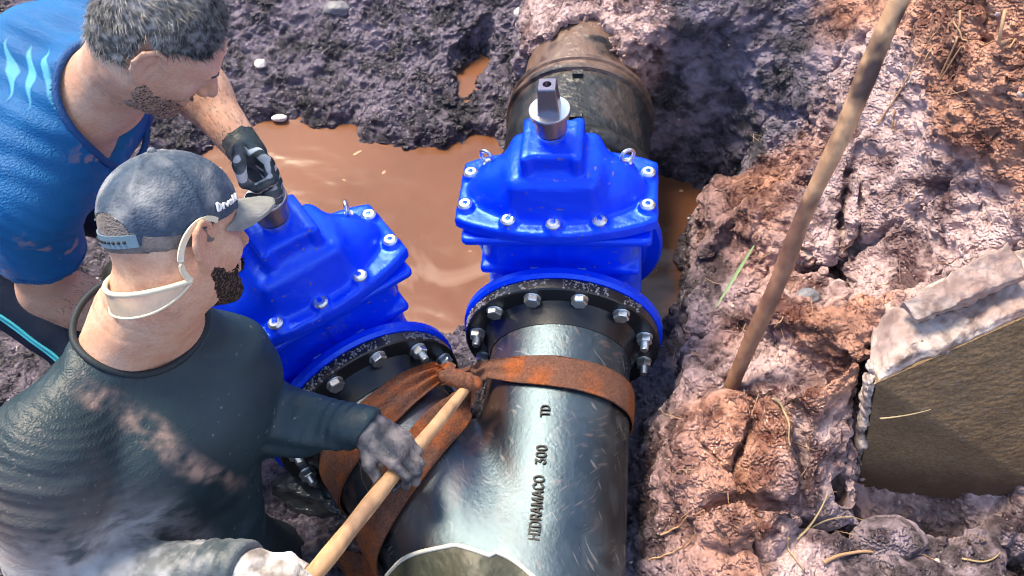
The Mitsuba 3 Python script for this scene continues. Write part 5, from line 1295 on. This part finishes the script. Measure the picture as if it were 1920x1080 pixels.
# the mortar and dirt on top: a thick ragged layer that laps over the front edge and the left end
NU, NV = 90, 56
U_, V_ = np.meshgrid(np.linspace(-0.03, 1.0, NU), np.linspace(0.02, 1, NV), indexing='ij')
rag = 0.020 * (meshkit.fbm(np.stack([U_ * 14, U_ * 0, U_ * 0], -1), 4, 7) - 0.5)
base = tl + U_[..., None] * (tr - tl) + (V_ * 0.20 + rag * (V_ < 0.2))[..., None] * nrm(V3(0.06, 0.20, 0.03))
up_ = V3(-0.05, 0.0, 1.0)
hgt = 0.010 + 0.036 * (meshkit.fbm(base * 16, 4, 3) - 0.42) + 0.022 * (meshkit.fbm(base * 45, 3, 5) - 0.5) - 0.05 * sstep(0.75, 1.0, V_) - 0.04 * sstep(0.06, -0.03, U_)
hgt = hgt * sstep(0.0, 0.10, V_) - 0.004
TP = base + up_ * hgt[..., None]; BT = base - up_ * 0.03
vv = np.vstack([TP.reshape(-1, 3), BT.reshape(-1, 3)]); o_ = NU * NV
i_, k_ = np.meshgrid(np.arange(NU - 1), np.arange(NV - 1), indexing='ij'); q0 = (i_ * NV + k_).ravel()
q = np.stack([q0, q0 + NV, q0 + NV + 1, q0 + 1], 1); ff = [q, q[:, ::-1] + o_]
lp = np.array([k for k in range(NV)] + [i * NV + NV - 1 for i in range(1, NU)] + [(NU - 1) * NV + k for k in range(NV - 2, -1, -1)] + [i * NV for i in range(NU - 2, -1, -1)])
ff.append(np.stack([lp[:-1], lp[1:], lp[1:] + o_, lp[:-1] + o_], 1))
ff = np.vstack(ff)
part(SL, 'mortar', mikit.ply((vv, np.vstack([ff[:, [0, 1, 2]], ff[:, [0, 2, 3]]])), 'pale_mortar', smooth=True), 'pale crumbling mortar on the top edge')
endp = []
for k in range(26):
    t_ = k / 25; q_ = tl + (bl - tl) * t_ * 0.82 + V3(0.004, 0.03, 0) * rng.random() + V3(-0.008, 0.01, 0)
    ic = trimesh.creation.icosphere(2); iv = np.array(ic.vertices); iv *= (0.6 + 0.8 * meshkit.noise(iv * 1.8 + k * 5, 3))[:, None]
    endp.append(trimesh.Trimesh(iv * V3(0.010, 0.020, 0.020) * (0.6 + 0.5 * rng.random()) + q_, ic.faces, process=False))
part(SL, 'end_mortar', mikit.ply(cat(endp), 'pale_mortar', smooth=True), 'pale mortar down the left end', kind='stuff')

def stone(name, lab, c, r, mat, seed, rot=0.0, rough=0.5, facets=None):
    if facets:
        rs = np.random.default_rng(seed); pts_ = rs.standard_normal((facets, 3)); pts_ /= np.linalg.norm(pts_, axis=1, keepdims=True)
        hm_ = manifold3d.Manifold.hull_points(pts_).refine(4); v, f, _ = meshkit.arrays(hm_)
    else:
        ic = trimesh.creation.icosphere(4); v, f = np.array(ic.vertices), np.array(ic.faces)
        v = v * (1 - rough * 0.5 + rough * meshkit.fbm(v * 1.4 + seed * 7, 4, seed))[:, None]
    v = v * (1 + 0.05 * (meshkit.fbm(v * 6 + seed, 3, seed) - 0.5))[:, None]
    R_ = trimesh.transformations.rotation_matrix(rot, [0, 0, 1])[:3, :3]
    k = thing(name, lab, 'stone')
    scene[k] = mikit.ply(((v * np.asarray(r)) @ R_.T + np.asarray(c), f), mat, smooth=True if not facets else 30)
    return k
def on_ground(x, y, dz): return V3(x, y, ground_z(x, y) + dz)
stone('pebble', 'small white pebble on the mud just left of the old pipe', on_ground(0.027, 2.32, 0.004), (0.021, 0.018, 0.017), 'pebble', 3)
stone('pebble', 'small white pebble on the dark mud right of the bareheaded man', on_ground(-0.847, 2.304, 0.004), (0.019, 0.02, 0.014), 'pebble', 5)
stone('pebble', 'flat white pebble at the edge of the water', on_ground(-0.776, 2.14, 0.0), (0.026, 0.014, 0.010), 'pebble', 6)
stone('stone', 'grey stone half sunk in the mud at the top of the picture', on_ground(-0.60, 2.50, 0.005), (0.045, 0.03, 0.024), 'grey_stone', 8)
stone('stone', 'beige angular stone lying right of the pole', on_ground(0.733, 1.314, 0.008), (0.026, 0.026, 0.022), 'pale_mortar', 11, facets=14)
stone('stone', 'blue-grey stone bedded in the clay right of the pole', on_ground(0.709, 1.191, 0.004), (0.028, 0.022, 0.018), 'grey_stone', 12)
stone('stone', 'dark reddish lump at the bottom edge below the slab', on_ground(0.79, 0.63, 0.01), (0.075, 0.05, 0.045), 'soil', 14)
stone('stone', 'wet black stone under the left flange', V3(-0.455, 0.79, -0.215), (0.125, 0.060, 0.075), 'wet_black_stone', 15, rot=-0.25)
# long pale stone lying on the slab
pa, pb = V3(0.800, 0.965, 0.305), V3(0.995, 1.045, 0.365)
ax = nrm(pb - pa); L_ = np.linalg.norm(pb - pa)
bmx = manifold3d.Manifold.cube((L_ * 1.05, 0.062, 0.045), True).refine_to_length(0.006)
v_, f_, _n = meshkit.arrays(bmx)
v_[:, 1:] *= (0.72 + 0.4 * (v_[:, :1] / L_ + 0.5))
v_ = v_ + 0.034 * (np.stack([meshkit.fbm(v_ * 17, 4, k) for k in (1, 2, 3)], 1) - 0.5) + 0.008 * (np.stack([meshkit.fbm(v_ * 80, 2, k) for k in (4, 5, 6)], 1) - 0.5)
x_ = ax; z_ = nrm(V3(-0.1, -0.25, 1) - x_ * (V3(-0.1, -0.25, 1) @ x_)); y_ = np.cross(z_, x_)
k = thing('stone', 'long pale weathered stone lying on top of the slab', 'stone')
scene[k] = mikit.ply(((v_ @ np.stack([x_, y_, z_])) + (pa + pb) / 2, f_), 'pale_mortar', smooth=True)

# torn rubber sheet over the near end of the wye
ts_, tp_ = np.meshgrid(np.linspace(0, 1, 26), np.linspace(-78, 62, 60), indexing='ij')
s0_ = 0.548 + np.where(tp_ < -36, 0.0008, 0.0012) * np.abs(tp_ + 36) + 0.012 * np.sin(tp_ * 0.11) * (tp_ > -20)
ss_ = s0_ + ts_ * 0.20
Rr = 0.200 + 0.020 * np.exp(-((tp_ + 36) / 22) ** 2) * (1 - ts_) + 0.004 * np.sin(tp_ * 0.2 + ts_ * 3)
an_ = np.radians(tp_)
rad_d = r1 * np.sin(an_)[..., None] + u1 * np.cos(an_)[..., None]
Rs_ = np.full(tp_.shape, PIPE_R)
for R_try in np.linspace(PIPE_R, 0.34, 60):                                   # lies over both legs where they merge
    q_ = c1 + n1 * ss_[..., None] + rad_d * R_try - c2
    inside = (np.linalg.norm(q_ - (q_ @ n2)[..., None] * n2, axis=-1) < PIPE_R + 0.012) & (q_ @ n2 < 0.66)
    Rs_ = np.where(inside, R_try, Rs_)
Rr = gaussian_filter(np.maximum(Rs_, PIPE_R), (1.0, 2.5)) + 0.020 + 0.014 * np.exp(-((tp_ + 36) / 22) ** 2) * (1 - ts_) + 0.004 * np.sin(tp_ * 0.2 + ts_ * 3)
sh_ = c1 + n1 * ss_[..., None] + rad_d * Rr[..., None]
shi = sh_ - (r1 * np.sin(an_)[..., None] + u1 * np.cos(an_)[..., None]) * 0.005
vv = np.vstack([sh_.reshape(-1, 3), shi.reshape(-1, 3)]); nn2 = 60; o_ = 26 * 60
i_, k_ = np.meshgrid(np.arange(25), np.arange(59), indexing='ij'); q0 = (i_ * nn2 + k_).ravel()
q = np.stack([q0, q0 + 1, q0 + nn2 + 1, q0 + nn2], 1); ff = [q[:, ::-1], q + o_]
lp = np.array([k for k in range(60)] + [i * 60 + 59 for i in range(1, 26)] + [25 * 60 + k for k in range(58, -1, -1)] + [i * 60 for i in range(24, -1, -1)])
ff.append(np.stack([lp[:-1], lp[1:], lp[1:] + o_, lp[:-1] + o_], 1)); ff = np.vstack(ff)
RS = thing('rubber_sheet', 'torn olive rubber sheet with a pale edge wrapped over the near end of the wye', 'rubber sheet')
part(RS, 'sheet', mikit.ply((vv, np.vstack([ff[:, [0, 1, 2]], ff[:, [0, 2, 3]]])), 'olive_rubber', smooth=40))
part(RS, 'edge', mikit.ply(tube(sh_[0] + 0.0005, 0.0042, 8), 'pale_edge', smooth=True))

# grass, straws, roots
def blade(name, lab, pts, w, mat, cat_='grass blade', group=None):
    k = thing(name, lab, cat_, group)
    p = spline(pts, 14)
    for i_b in range(14): p[i_b, 2] = max(p[i_b, 2], ground_z(p[i_b, 0], p[i_b, 1]) + 0.003)
    tt = np.linspace(0, 1, 14)
    side = np.cross(np.gradient(p, axis=0), [0, 0, 1.0]); side /= np.linalg.norm(side, axis=1, keepdims=True) + 1e-9
    w_ = w * np.sin(np.pi * np.clip(tt * 0.92 + 0.06, 0, 1)) ** 0.6
    L1, L2, mid_ = p - side * w_[:, None], p + side * w_[:, None], p - V3(0, 0, 0.25) * w_[:, None]
    v = np.stack([L1, mid_, L2], 1).reshape(-1, 3); i = np.arange(13) * 3
    q = np.vstack([np.stack([i + a, i + a + 1, i + a + 4, i + a + 3], 1) for a in (0, 1)])
    scene[k] = mikit.ply((v, q), mat, smooth=True); return k
def root(name, lab, pts, r, mat, cat_, dz=0.004, hug=True, group=None):
    k = thing(name, lab, cat_, group)
    p = spline(pts, 26)
    if hug:
        for i_b in range(26): p[i_b, 2] = max(p[i_b, 2], ground_z(p[i_b, 0], p[i_b, 1]) + dz)
        p[1:-1] = (p[:-2] + 2 * p[1:-1] + p[2:]) / 4
    scene[k] = mikit.ply(tube(p, np.linspace(r, r * 0.45, 26), 7), mat, smooth=True); return k
blade('grass_blade', 'broad pale green blade lying left of the pole', [(0.594, 1.321, 0.08), (0.54, 1.24, 0.07), (0.482, 1.155, 0.05)], 0.0038, 'blade_green')
blade('grass_blade', 'green leaf hanging at the top right of the bank', [(0.96, 1.62, 0.72), (0.965, 1.58, 0.70), (0.975, 1.54, 0.64)], 0.009, 'blade_green', 'leaf')
root('dry_straw', 'pale bent straw hanging from the clay below the pole', [(0.532, 0.847, 0.06), (0.551, 0.84, 0.07), (0.557, 0.796, 0.07), (0.557, 0.753, 0.06)], 0.003, 'straw', 'straw')
root('dry_straw', 'long straw slanting across the clay under the slab corner', [(0.576, 0.607, 0.0), (0.627, 0.644, 0.0), (0.746, 0.67, -0.04)], 0.0022, 'straw', 'straw')
root('dry_straw', 'green-yellow stalk rising left of the dark hollow', [(0.583, 0.614, 0.0), (0.623, 0.653, 0.02), (0.651, 0.697, 0.04)], 0.003, 'straw', 'straw')
root('dry_straw', 'short straw sticking out of the left end of the slab', [(0.725, 0.785, 0.2), (0.759, 0.78, 0.22), (0.798, 0.773, 0.26)], 0.0018, 'straw', 'straw')
root('dry_straw', 'straw at the bottom edge below the clay lump', [(0.55, 0.599, 0.0), (0.558, 0.572, -0.0), (0.571, 0.54, 0.0)], 0.0024, 'straw', 'straw')
root('twig', 'thin brown twig at the foot of the bank beside the wye', [(0.31, 0.635, -0.06), (0.346, 0.644, -0.03), (0.386, 0.652, 0.0)], 0.0025, 'root_brown', 'twig')
root('twig', 'second brown twig crossing the foot of the bank', [(0.282, 0.589, -0.05), (0.329, 0.593, -0.03), (0.371, 0.616, 0.0)], 0.002, 'root_brown', 'twig')
root('root', 'forked root hanging on the red clay at the top right', [(0.967, 1.427, 0.68), (0.967, 1.389, 0.62), (0.989, 1.385, 0.5), (0.982, 1.376, 0.5)], 0.004, 'root_brown', 'root')
root('root', 'thin curling root near the top of the pole', [(0.943, 1.532, 0.55), (0.939, 1.488, 0.5), (0.941, 1.471, 0.44), (0.962, 1.437, 0.4)], 0.003, 'root_brown', 'root')
root('root', 'fine root crossing the red clay right of the pole', [(0.934, 1.522, 0.45), (0.963, 1.453, 0.5), (0.986, 1.418, 0.55)], 0.0022, 'root_brown', 'root')
root('root', 'root loop lying on the purple clay beside the crack', [(0.872, 1.518, 0.24), (0.918, 1.55, 0.28), (0.93, 1.553, 0.32)], 0.0026, 'root_brown', 'root')
root('root', 'small root sticking out of the clay under the pole top', [(0.897, 1.516, 0.26), (0.898, 1.492, 0.3), (0.918, 1.462, 0.32)], 0.002, 'root_brown', 'root')
root('root', 'rusty root lying at the bottom edge', [(0.62, 0.559, 0.0), (0.708, 0.594, -0.05), (0.809, 0.599, -0.08), (0.882, 0.592, -0.1)], 0.004, 'root_brown', 'root')
root('root', 'pale forked root on the grey clay at the bottom right', [(0.94, 0.596, -0.1), (0.996, 0.592, -0.1), (1.027, 0.611, -0.1)], 0.0025, 'straw', 'root')
# a thread of straw between the bareheaded man and the water
root('dry_straw', 'thin pale straw leaning at the water edge beside the bareheaded man', [(-0.865, 2.02, -0.13), (-0.86, 2.06, -0.19), (-0.86, 2.10, -0.26)], 0.0025, 'straw', 'straw', hug=False)
# short tufts of fibres in the clay
SVt, SFt, at_ = [], [], 0
sel = np.where((gv[:, 0] > 0.35) & (gv[:, 0] < 1.25) & (gv[:, 1] > 0.5) & (gv[:, 1] < 1.8) & (gv[:, 2] > -0.15))[0]
for i_f in rng.choice(sel, 170, False):
    d_ = nrm(gn[i_f] * 0.5 + rng.standard_normal(3)); L_f = 0.02 + 0.05 * rng.random()
    q_ = gv[i_f]; bend_ = rng.standard_normal(3) * 0.012
    tb = tube([q_ - gn[i_f] * 0.003, q_ + d_ * L_f * 0.5 + bend_, q_ + d_ * L_f], [0.0011, 0.0009, 0.0005], 4, False)
    SVt.append(np.array(tb.vertices)); SFt.append(np.array(tb.faces) + at_); at_ += len(tb.vertices)
k = thing('root_fibres', 'fine root fibres sticking out of the clay bank', None, kind='stuff')
scene[k] = mikit.ply((np.vstack(SVt), np.vstack(SFt)), 'root_brown', smooth=True)
